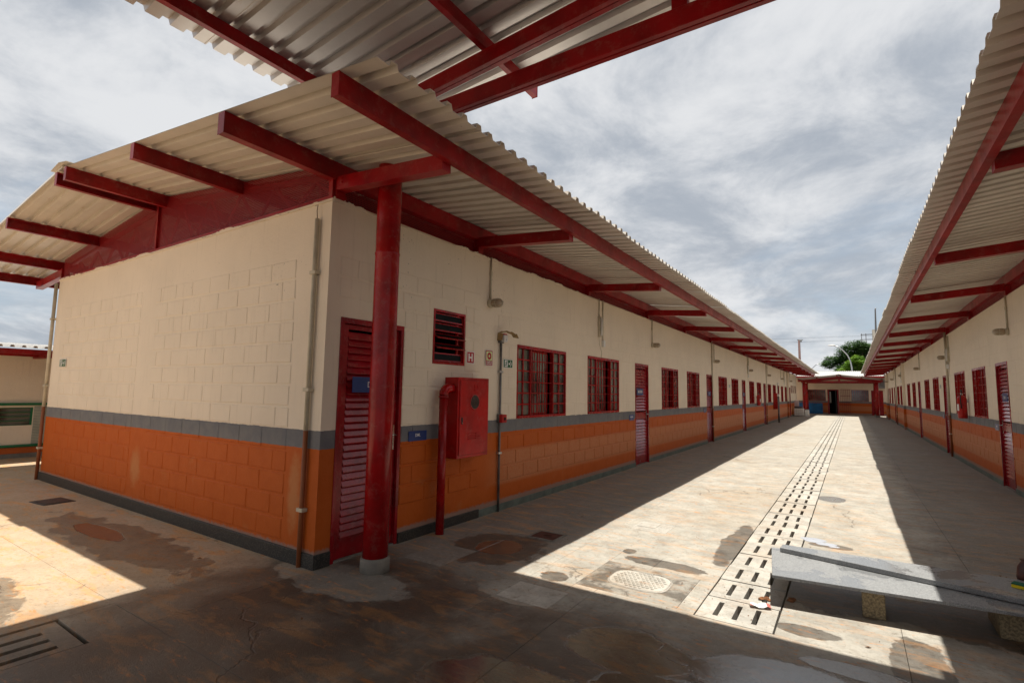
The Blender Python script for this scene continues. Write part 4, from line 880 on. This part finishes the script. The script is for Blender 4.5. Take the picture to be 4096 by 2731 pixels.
def exit_sign(loc, d, label, right=True, end=False):
    T = plate('exit_sign', label, loc, .225, .118, d, M_signw, group='green running man exit signs'); s_ = 1 if right else -1
    q = lambda pts: [(s_*a, b) for a, b in (pts if s_*d > 0 or True else pts)]
    rect(T, d, -.103, .103, -.052, .052, M_signgreen)
    a, b = sorted((s_*-.080, s_*-.010)); rect(T, d, a, b, -.044, .046, M_signw, .0052)
    G = M_signgreen; o = .0058
    def bar(p, r_, w_=.0055):
        (x0, z0), (x1, z1) = p, r_; L = math.hypot(x1-x0, z1-z0); nx, nz = -(z1-z0)/L*w_, (x1-x0)/L*w_
        pts = [(x0+nx, z0+nz), (x0-nx, z0-nz), (x1-nx, z1-nz), (x1+nx, z1+nz)]; pts = [(s_*u, v) for u, v in pts]
        m_ = MB(); vv = [(d*o, u, v) for u, v in pts]; m_.quad(*vv); part('running_figure', m_, G, T, local=True)
    disc(T, d, .0085, s_*-.032, .033, G, o)
    bar((-.042, .020), (-.050, -.006), .008); bar((-.042, .019), (-.020, .010), .004); bar((-.044, .018), (-.064, .010), .004); bar((-.064, .010), (-.068, .0), .0035); bar((-.050, -.006), (-.034, -.030)); bar((-.050, -.006), (-.058, -.024)); bar((-.058, -.024), (-.080, -.026))
    for pts in ([(.010, .010), (.010, -.012), (.050, -.012), (.050, .010)], [(.045, .038), (.058, .038), (.084, -.001), (.070, -.001)], [(.070, -.001), (.084, -.001), (.058, -.040), (.045, -.040)]): poly(T, d, [(s_*u, v) for u, v in pts], M_signw, .0056, 'arrow')
    return T
exit_sign((0, 2.895, 1.908), 1, 'running man exit sign right of the grey alarm conduit'); exit_sign((0, 18.06, 1.88), 1, 'small exit sign between two windows farther down the left wall')
exit_sign((6.10, 16.86, 1.89), -1, 'exit sign on the right wall past the second red door')
T = exit_sign((-6.525, 0, 1.863), 1, 'small exit sign near the left edge of the end wall'); T.rotation_euler = (0, 0, -math.pi/2); T.scale = (1, 1.25, 1.05)
T = plate('door_name_plate', 'blue name plate reading DML on the grey band beside the first door', (0, 1.197, 1.052), .268, .104, 1, M_blue, th=.005); letter(T, 1, 'DML', .045, M_signw, 0, .006, .0058, .85)
def hanging(y, d, x, txt, label, w_=.36):
    T = plate('door_sign', label, (x, y, 1.575), w_, .145, d, M_blue, th=.006); letter(T, d, txt, .075, M_signw, 0, 0, .0075, .8); return T
hanging(.535, 1, .012, 'DML', 'blue sign on the near louvred door, half hidden by the red column', .47)
hanging(8.06, 1, .012, 'BERÇÁRIO', 'blue sign with white lettering on the second red door', .40).children[1].scale = (.62, 1, 1)
for (y, lb) in ((14.62, 'blue sign on the third red door of the left building'), (21.05, 'blue sign on the fourth red door of the left building')): hanging(y, 1, .012, 'SALA', lb, .40)
hanging(9.20, -1, 6.088, 'SALA', 'blue sign on the louvred door at the right edge', .34)
for (y, d, x, lb) in ((7.575, 1, 0, 'small blue name plate on the grey band left of the second door'), (14.03, 1, 0, 'small blue name plate left of the third door'), (20.46, 1, 0, 'small blue name plate left of the fourth door'), (26.85, 1, 0, 'small blue name plate left of the fifth door'),
                      (10.02, -1, 6.1, 'small blue name plate on the grey band beside the right door'), (16.6, -1, 6.1, 'small blue name plate by the second right door'), (23.3, -1, 6.1, 'small blue name plate by the third right door')):
    T = plate('door_name_plate', lb, (x, y, 1.035), .27, .118, d, M_blue); letter(T, d, 'BERÇÁRIO' if y < 9 else 'SALA', .04, M_signw, 0, .012, .0055, .8); letter(T, d, 'I', .03, M_signw, 0, -.035, .0055)
# ------------------------------------------------------------------ manholes and small covers
T = thing('manhole_cover', 'pale chequered manhole lid with rounded corners set in the sunlit concrete', 'manhole', (2.36, 1.40, 0), rz=0.02)
m_ = MB(); n = 40; rx, ry = .235, .190
sup = lambda a, k: (rx*k*math.copysign(abs(math.cos(a))**.62, math.cos(a)), ry*k*math.copysign(abs(math.sin(a))**.62, math.sin(a)))
for (k0, k1, h0, h1) in ((1.06, 1.02, .002, .011), (1.0, .0, .009, .009)):
    for i in range(n):
        a, b = 2*math.pi*i/n, 2*math.pi*(i+1)/n
        if k1 == 0: m_.quad((*sup(a, k0), h0), (*sup(b, k0), h0), (0, 0, h0))
        else: m_.quad((*sup(a, k0), h0), (*sup(b, k0), h0), (*sup(b, k1), h1), (*sup(a, k1), h1)); m_.quad((*sup(a, k1), h1), (*sup(b, k1), h1), (*sup(b, 1.005), .003), (*sup(a, 1.005), .003))
part('lid', m_, M_cover, T, local=True)
m_ = MB()
for i in range(-6, 7):
    for j in range(-5, 6):
        x_, y_ = i*.036+(j % 2)*.018, j*.034
        if (abs(x_)/rx)**2.6+(abs(y_)/ry)**2.6 < .80 and not (abs(x_+y_*.3) < .03 and abs(y_) < .03): m_.box((-.011, -.008, 0), (.011, .008, .0045), Matrix.Translation((x_, y_, .009)) @ Matrix.Rotation(.6 if (i+j) % 2 else -.6, 4, 'Z'))
part('tread_studs', m_, M_cover, T, local=True, kind='stuff')
T = thing('inspection_cover', 'square rusty steel inspection cover in the shaded walkway', 'manhole', (1.085, 2.10, 0)); m_ = MB()
for a in ((-.165, -.15, .165, -.125), (-.165, .125, .165, .15), (-.165, -.124, -.14, .124), (.14, -.124, .165, .124)): m_.box((a[0], a[1], -.01), (a[2], a[3], .008), bev=.002)
part('frame', m_, M_concrete, T, local=True); m_ = MB(); m_.box((-.138, -.123, -.01), (.138, .123, .004)); lid = part('lid', m_, M_rust, T, local=True); m_ = MB(); m_.tube([(-.03, -.02, .006), (.03, .02, .012), (.05, .03, .006)], .004, 6); part('lift_ring', m_, M_rust, T, local=True)
T = thing('inspection_cover', 'flush rectangular concrete lid sunk in the sunlit slab', 'manhole', (1.90, 3.16, 0)); m_ = MB(); m_.box((-.20, -.21, -.01), (.20, .21, .004), bev=.003); part('lid', m_, M_cover, T, local=True); m_ = MB(); m_.box((-.17, -.06, .0045), (.04, .17, .008), bev=.002); part('inner_plate', m_, M_cover, T, local=True)
T = thing('manhole_cover', 'dark rectangular iron manhole cover by the end wall at the left', 'manhole', (-4.92, -.41, 0), rz=.1); m_ = MB(); m_.box((-.21, -.17, -.01), (.21, .17, .006), bev=.004); m_.box((-.17, -.13, .0062), (.17, .13, .010), bev=.003); part('lid', m_, M_granite, T, local=True)
# ------------------------------------------------------------------ granite slabs on low blocks
def sl(name, label, corners, z, th):
    T = thing(name, label, 'stone slab', ((corners[0][0]+corners[2][0])/2, (corners[0][1]+corners[2][1])/2, z)); m_ = MB(); b0 = 0
    for zz_ in (z, z+th): m_.v += [(c[0], c[1], zz_) for c in corners]
    for f in ((0, 3, 2, 1), (4, 5, 6, 7), (0, 1, 5, 4), (1, 2, 6, 5), (2, 3, 7, 6), (3, 0, 4, 7)): m_.f.append(f); m_.mi.append(0); m_.sm.append(False)
    o_ = part('slab', m_, M_slab, T); bv = o_.modifiers.new('bevel', 'BEVEL'); bv.width = .003; bv.segments = 2; return T
dr_ = Vector((1.37, .165)).normalized(); pr_ = Vector((-dr_.y, dr_.x)); a0 = Vector((3.332, 1.500)); L_ = 2.35; wd = .78
cs = [a0, a0+dr_*L_, a0+dr_*L_+pr_*wd, a0+pr_*wd]; sl('granite_slab', 'long grey granite slab lying on low supports, half in sun', cs, .200, .022)
e1_ = Vector((3.318, 2.155)); e2_ = Vector((4.745, 1.845)); dd_ = (e2_-e1_).normalized(); pp_ = Vector((-dd_.y, dd_.x)); cs = [e1_, e1_+dd_*2.2, e1_+dd_*2.2+pp_*.62+Vector((0, .0)), e1_+Vector((.02, .165)), ]
sl('granite_slab', 'second granite slab lying askew on top of the long one', [e1_, e1_+dd_*2.25, e1_+dd_*2.25+pp_*.70, e1_+Vector((.01, .12))], .2265, .034)
for (x_, y_, lb, w_) in ((3.947, 1.80, 'speckled brown stone block under the left part of the granite slab', .135), (4.72, 1.93, 'dark stone block under the right part of the granite slab', .20)):
    T = thing('support_block', lb, 'stone block', (x_, y_, 0)); m_ = MB(); m_.box((x_-w_/2, y_-.115, 0), (x_+w_/2, y_+.25, .199), bev=.004)
    part('block', m_, simple('speckled_brown_stone', (.20, .15, .08), .7, var=.6, vs=70), T)
T = thing('sponge', 'yellow sponge with green scouring side on the granite slab', 'sponge', (4.80, 2.10, .261), rz=-.4); m_ = MB(); m_.box((-.055, -.035, 0), (.055, .035, .022), bev=.005); part('foam', m_, M_yellow, T, local=True); m_ = MB(); m_.box((-.055, -.035, .0222), (.055, .035, .031), bev=.003); part('scouring_pad', m_, M_scour, T, local=True)
T = thing('plastic_pouch', 'brown printed pouch standing on the granite slab by the right edge', 'pouch', (4.90, 2.36, .261), rz=.3); m_ = MB(); m_.lathe([(.09, 0), (.095, .02), (.085, .09), (.06, .13), (.07, .145)], (0, 0, 0), n=16); m_.v = [(p[0], p[1]*.45, p[2]) for p in m_.v]; part('pouch_body', m_, M_brownp, T, local=True)
# litter
def lump(name, label, cat, loc, r, mat, sq=.6, seed=1):
    rnd = random.Random(seed); m_ = MB()
    for q in range(9):
        c = Vector((rnd.gauss(0, r*.45), rnd.gauss(0, r*.4), 0)); rr = r*rnd.uniform(.3, .6); n = 7
        prof = [(rr*.6, 0), (rr, rr*.3), (rr*.8, rr*.7), (rr*.2, rr*.95)]; b0 = len(m_.v); m_.lathe(prof, (c.x, c.y, 0), n=n)
        for k in range(b0, len(m_.v)): v = m_.v[k]; m_.v[k] = (v[0]+rnd.uniform(-.2, .2)*rr, v[1]+rnd.uniform(-.2, .2)*rr, max(0, v[2]*sq*rnd.uniform(.7, 1.3)))
    m_.sm = [False]*len(m_.sm); T = thing(name, label, cat, loc); part('lump', m_, mat, T, local=True); return T
lump('clay_lump', 'crumbly brown clod on the drain cover near the granite slab', 'debris', (3.27, 1.60, .004), .038, M_debris, .8, 3); lump('clay_lump', 'brown clod in the shade under the granite slab edge', 'debris', (3.44, 1.70, .001), .045, M_debris, .6, 4)
T = thing('paper_scrap', 'crumpled white and red paper scrap on the nearest drain cover', 'litter', (3.26, 1.42, .004), rz=.3); m_ = MB(); rnd = random.Random(5); gx = [[(i*.028-.07, j*.022-.03+rnd.uniform(-.006, .006), rnd.uniform(.002, .020)) for j in range(4)] for i in range(6)]
for i in range(5):
    for j in range(3): m_.cur = 1 if (i > 3 or (i == 0 and j == 0)) else 0; m_.quad(gx[i][j], gx[i+1][j], gx[i+1][j+1], gx[i][j+1]); m_.quad(*[(p[0], p[1], p[2]-.0012) for p in (gx[i][j], gx[i][j+1], gx[i+1][j+1], gx[i+1][j])])
part('paper', m_, [M_signw, simple('faded_red_print', (.5, .15, .12), .7)], T, local=True)
m_ = MB(); rnd = random.Random(9)
for i in range(260):
    x_, y_ = rnd.uniform(-3.5, 5.2), rnd.uniform(-1.7, 3.5)
    if rnd.random() < .45: x_, y_ = 2.75+rnd.gauss(0, .35), 1.55+rnd.gauss(0, .35)
    if -7.1 < x_ < .05 and y_ > -.05: continue
    r = rnd.uniform(.002, .0065); a = rnd.uniform(0, 6.3)
    p = [(x_+r*math.cos(a+k*2.1)*rnd.uniform(.7, 1.5), y_+r*math.sin(a+k*2.1), .0015) for k in range(3)]; t_ = (x_, y_, .0015+r*.8); m_.quad(*p)
    for k in range(3): m_.quad(p[k], p[(k+1) % 3], t_)
o = part('grit', m_, M_debris, None, kind='stuff')
o['label'] = 'small crumbs of grit scattered over the concrete'; o['category'] = 'grit'
m_ = MB(); rnd = random.Random(11); n = 18
ctr = [(3.47, 3.70, .115, .10), (3.58, 3.60, .10, .06), (3.66, 3.53, .05, .03)]
for (cx_, cy_, rx_, ry_) in ctr:
    pr = [(1.0, .0015), (.85, .006), (.5, .010), (.05, .011)]; b0 = len(m_.v)
    for (k, h) in pr:
        for i in range(n): a = 2*math.pi*i/n; w1 = 1+.12*math.sin(3*a+cx_*9)+.07*math.sin(5*a); m_.v.append((cx_+rx_*k*w1*math.cos(a), cy_+ry_*k*w1*math.sin(a), h+rnd.uniform(0, .0015)*(k < .9)))
    for q in range(3):
        for i in range(n): j = (i+1) % n; m_.f.append((b0+q*n+i, b0+q*n+j, b0+(q+1)*n+j, b0+(q+1)*n+i)); m_.mi.append(0); m_.sm.append(True)
o = part('soap_foam', m_, M_foam, None); o['label'] = 'white soap foam patch beside the drain in the sun'; o['category'] = 'foam'
leaf_m = MB(); rnd = random.Random(41)
leaf_m.quad((-.022, 0, .002), (-.004, -.010, .006), (.020, -.002, .003), (.004, .011, .009)); leaf_m.quad((.004, .011, .008), (.020, -.002, .002), (-.004, -.010, .005), (-.022, 0, .001))
lm = leaf_m.mesh('dry_leaf', simple('dry_brown_leaf', (.20, .10, .04), .8, var=.5, vs=30))
for (x_, y_, lb) in ((.75, -.62, 'dry leaf on the shaded paving in front of the column footing'), (-1.05, -.42, 'dry leaf in the shade close to the end wall plinth'), (1.02, 3.1, 'dry leaf in the left walkway past the rusty inspection cover'), (3.9, 1.15, 'dry leaf in the sun in front of the granite slab'), (4.9, 3.4, 'dry leaf in the shaded right walkway behind the granite slab'), (2.5, 5.2, 'dry leaf in the sun left of the drain'),) or ((.75, -.62), (1.28, -.95), (.15, -.75), (2.05, .12), (-1.05, -.42), (-1.6, -.25), (1.02, 3.1), (1.28, 4.6), (4.9, 3.4), (5.3, 4.9), (2.5, 5.2), (1.9, 4.4), (4.25, 5.9), (.6, 6.3), (3.9, 1.15), (4.02, 1.32), (2.2, 7.4), (5.6, 7.2)):
    o = bpy.data.objects.new('dry_leaf', lm); C.objects.link(o); o.location = (x_, y_, .001); o.rotation_euler = (0, 0, rnd.uniform(0, 6.3)); sc_ = rnd.uniform(.7, 1.3); o.scale = (sc_, sc_, sc_)
    o['category'] = 'leaf'; o['group'] = 'dry leaves scattered on the concrete'; o['label'] = lb
# far corner clutter
T = thing('laundry_basket', 'white slatted basket standing at the far left corner of the courtyard', 'basket', (.46, 42.9, 0)); m_ = MB()
m_.box((.12, 42.6, .02), (.78, 43.2, .60), bev=.03); part('basket_body', m_, M_plwhite, T)
m_ = MB()
for k in range(4): m_.box((.10, 42.585, .12+k*.13), (.80, 42.60, .135+k*.13))
for k in range(5): m_.box((.13+k*.15, 42.58, .04), (.142+k*.15, 42.599, .58))
part('basket_ribs', m_, simple('grey_plastic', (.4, .38, .36), .5), T)
T = thing('storage_tub', 'dark tub resting on the white basket in the far corner', 'tub', (.42, 42.9, .602)); m_ = MB(); m_.box((.14, 42.65, .604), (.66, 43.15, .76), bev=.02); part('tub', m_, simple('dark_plastic', (.06, .05, .06), .5), T)
T = thing('foam_board', 'pinkish board standing upright behind the white basket', 'board', (.2, 43.4, 0)); m_ = MB(); m_.box((.10, 43.35, 0), (.42, 43.42, 1.22), bev=.005); part('board', m_, M_plywood, T)
T = thing('white_bin', 'narrow white bin beside the basket in the far corner', 'bin', (.95, 43.1, 0)); m_ = MB(); m_.box((.83, 42.9, 0), (1.10, 43.2, .50), bev=.02); part('bin_body', m_, M_plwhite, T); m_ = MB(); m_.box((.85, 42.92, .502), (1.08, 43.18, .56), bev=.02); part('bin_lid', m_, M_greyc, T)
def foam_mat(label, x0, x1, y, z1, lean):
    T = thing('foam_mat', label, 'mat', ((x0+x1)/2, y, 0), 'blue interlocking foam mats'); prof = []; n = int((x1-x0)/.10); m_ = MB(); mh = int(z1/.1)
    top = [(x0+(i+f)*(x1-x0)/n, z1+(.0 if (i % 2) else .03)) for i in range(n) for f in (0.0, .999)]; bot = [(x0+(i+f)*(x1-x0)/n, (.0 if (i % 2) else .03)) for i in range(n) for f in (0.0, .999)]
    right = [(x1+(.03 if j % 2 else 0), .04+(j+f)*(z1-.05)/mh) for j in range(mh) for f in (0, .999)]
    m_.box((x0, y, .03), (x1, y+.03, z1-.001))
    for i in range(n):
        if i % 2 == 0: m_.box((x0+i*(x1-x0)/n, y, z1), (x0+(i+1)*(x1-x0)/n, y+.03, z1+.03)); m_.box((x0+i*(x1-x0)/n, y, 0), (x0+(i+1)*(x1-x0)/n, y+.03, .029))
    for j in range(mh):
        if j % 2 == 0: m_.box((x1+.0005, y, .05+j*(z1-.05)/mh), (x1+.03, y+.03, .05+(j+1)*(z1-.05)/mh))
    part('mat', m_, M_mat, T)
foam_mat('front blue foam mat leaning on the far wall right of the red column', .42, 1.66, 51.55, .96, 0); foam_mat('blue foam mat sticking out left of the far red column', -.24, .70, 51.7, .96, 0)
T = thing('air_conditioner', 'grey outdoor air conditioner unit on the far wall above the red doors', 'air conditioner', (6.07, 51.8, 2.69)); m_ = MB(); m_.box((5.89, 51.55, 2.33), (6.6, 51.98, 3.05), bev=.02); part('casing', m_, simple('grey_casing', (.28, .27, .26), .5), T)
m_ = MB(); m_.lathe([(.24, 0), (.25, .02), (.22, .03), (.03, .03)], (6.2, 51.52, 2.69), 'y', 24); part('fan_grille', m_, M_greyc, T)
for k in range(5): m_ = MB(); m_.box((-.02, -.004, 0), (.02, .004, .22), Matrix.Translation((6.2, 51.53, 2.69)) @ Matrix.Rotation(k*2*math.pi/5, 4, 'Y')); part('fan_blade', m_, M_dark, T)
# ------------------------------------------------------------------ beyond the roofs
def tree(name, label, base, h, blobs_, mat, n, ls, seed):
    rnd = random.Random(seed); T = thing(name, label, 'tree', base); m_ = MB(); bx, by, _ = base
    m_.tube([(bx, by, -.3), (bx+.1, by, h*.25), (bx-.05, by+.1, h*.5)], [.38, .30, .22], 10); part('trunk', m_, M_bark, T)
    for k, (cx_, cy_, cz_, rx_, ry_, rz_) in enumerate(blobs_):
        if k % 2 == 0: m_ = MB(); m_.tube([(bx-.05, by+.1, h*.40), ((bx+cx_)/2, (by+cy_)/2, (h*.4+cz_)/2+.3), (cx_, cy_, cz_)], [.16, .10, .03], 6); part('limb', m_, M_bark, T)
    m_ = MB(); tot = sum(b[3]*b[5] for b in blobs_)
    for (cx_, cy_, cz_, rx_, ry_, rz_) in blobs_:
        for q in range(int(n*rx_*rz_/tot)//7):
            th = rnd.uniform(0, 6.283); ph = math.acos(rnd.uniform(-1, 1)); k = rnd.uniform(.55, 1.04)
            c = Vector((cx_+rx_*k*math.sin(ph)*math.cos(th), cy_+ry_*k*math.sin(ph)*math.sin(th), cz_+rz_*k*math.cos(ph)))
            for w_ in range(7):
                p = c+Vector((rnd.gauss(0, ls*1.3), rnd.gauss(0, ls*1.3), rnd.gauss(0, ls*.6))); a = rnd.uniform(0, 6.283); tl = rnd.uniform(-.7, .7); L = ls*rnd.uniform(.6, 1.3)
                u = Vector((math.cos(a), math.sin(a), tl*.5)).normalized()*L; v = Vector((-math.sin(a), math.cos(a), rnd.uniform(-.6, .6))).normalized()*L*.55; m_.quad(p-u, p+v*.9, p+u, p-v*.9)
    part('crown', m_, mat, T); return T
rb = random.Random(2)
bl = [(4.3, 90, 7.6, 2.3, 2.5, 2.3)]
for i in range(26):
    a = rb.uniform(0, 6.28); k = rb.uniform(.4, 1.0); bl.append((4.6+3.5*k*math.cos(a), 90+rb.uniform(-3, 3), 6.3+3.0*k*math.sin(a)*(1 if math.sin(a) > 0 else .9), rb.uniform(.7, 1.3), 1.1, rb.uniform(.5, .85)))
tree('broadleaf_tree', 'big dark green tree rising behind the far building', (4.6, 90, -.3), 8, bl, M_leaf, 46000, .15, 21)
bl = [(4.6, 80, 5.4, 1.5, 1.5, 1.3)]
for i in range(13):
    a = rb.uniform(0, 6.28); k = rb.uniform(.5, 1.0); bl.append((4.7+2.1*k*math.cos(a), 80+rb.uniform(-1.5, 1.5), 5.2+1.75*k*math.sin(a), rb.uniform(.5, .8), .8, rb.uniform(.35, .6)))
tree('broadleaf_tree', 'lime green tree in front of the dark one behind the far roof', (4.6, 80, -.3), 6, bl, M_leaf2, 18000, .12, 22)
def street_lamp(label, pts, head, hd):
    T = thing('street_lamp', label, 'street lamp', (pts[0][0], pts[0][1], 0), 'curved street lamps beyond the far roof'); n = len(pts)
    m_ = MB(); m_.tube(pts, [.075]*2+[.055]*(n-2), 10); part('pole', m_, M_zinc, T)
    m_ = MB(); h = Vector(head); m_.lathe([(.03, -.36), (.10, -.25), (.13, 0), (.10, .24), (.03, .33)], (0, 0, 0), 'x', 12); m_.v = [tuple(h+Vector((p[0]*hd, p[1], p[2]*.6))) for p in m_.v]; part('lamp_head', m_, M_plwhite, T)
street_lamp('larger curved street lamp in front of the dark tree', [(4.02, 62, -.3), (4.02, 62, 4.6), (3.93, 62, 5.3), (3.70, 62, 5.95), (3.25, 62, 6.55), (2.9, 62, 6.85), (2.5, 62, 7.02)], (2.30, 62, 7.06), 1)
street_lamp('smaller distant street lamp arching right above the left eave', [(-1.95, 100, -.3), (-1.9, 100, 5.6), (-1.6, 100, 6.4), (-1.1, 100, 6.95), (-.5, 100, 7.2)], (.05, 100, 7.28), 1)
T = thing('utility_pole', 'dark pole with small fixture standing beyond the left eave', 'pole', (-.75, 62, 0)); m_ = MB(); m_.tube([(-.75, 62, -.3), (-.75, 62, 7.75)], [.15, .11], 8); part('pole', m_, simple('brown_pole', (.13, .07, .06), .8), T); m_ = MB(); m_.box((-.75, 61.9, 7.55), (-.48, 62.1, 7.72), bev=.02); m_.box((-.95, 61.95, 7.74), (-.35, 62.05, 7.80)); part('fixture', m_, M_greyc, T)
T = thing('mast_pole', 'tall thin leaning mast behind the right eave', 'pole', (6.2, 62, 0)); m_ = MB(); m_.tube([(6.24, 62, -.3), (6.26, 62, 8.5), (6.30, 62, 10.7), (6.36, 62, 10.82)], [.10, .09, .06, .05], 8); part('pole', m_, M_greyc, T)
T = thing('transformer_pole', 'concrete power pole with crossarm frame beyond the right eave', 'pole', (5.95, 66, 0)); m_ = MB(); m_.tube([(6.2, 66, -.3), (6.2, 66, 9.0)], .15, 8); part('pole', m_, M_concrete, T); m_ = MB()
m_.box((5.0, 65.95, 8.45), (6.2, 66.05, 8.52)); m_.box((5.0, 65.95, 7.9), (6.2, 66.05, 7.96))
for x_ in (5.05, 5.45): m_.box((x_, 65.95, 7.6), (x_+.06, 66.05, 8.6))
part('crossarm', m_, M_greyc, T)
for zz_, lb in ((8.55, 'upper overhead cable crossing the sky beyond the roofs'), (8.1, 'lower overhead cable crossing the sky beyond the roofs')):
    m_ = MB(); m_.tube([(-40+i*2.3, 66, zz_+.35*((i-20)/20)**2-.2) for i in range(0, 41)], .009, 5, False); o = part('overhead_cable', m_, M_black, None); o['label'] = lb; o['category'] = 'cable'; o['group'] = 'overhead cables'
# scrub beyond the site
m_ = MB(); rnd = random.Random(31)
for i in range(9000):
    a = rnd.uniform(-1.2, 1.1); r = rnd.uniform(150, 260); p = Vector((3.9+r*math.sin(a), -2.8+r*math.cos(a), rnd.uniform(-.3, 4.2+1.6*math.sin(a*17)))); L = rnd.uniform(.6, 1.4); b = rnd.uniform(0, 6.28)
    u = Vector((math.cos(b), math.sin(b), rnd.uniform(-.5, .5)))*L; v = Vector((-math.sin(b)*.4, math.cos(b)*.4, 1))*L*.6; m_.quad(p-u, p-v, p+u, p+v)
o = part('far_trees', m_, M_leaf, None, kind='stuff'); o['label'] = 'low line of distant trees beyond the site'; o['category'] = 'trees'
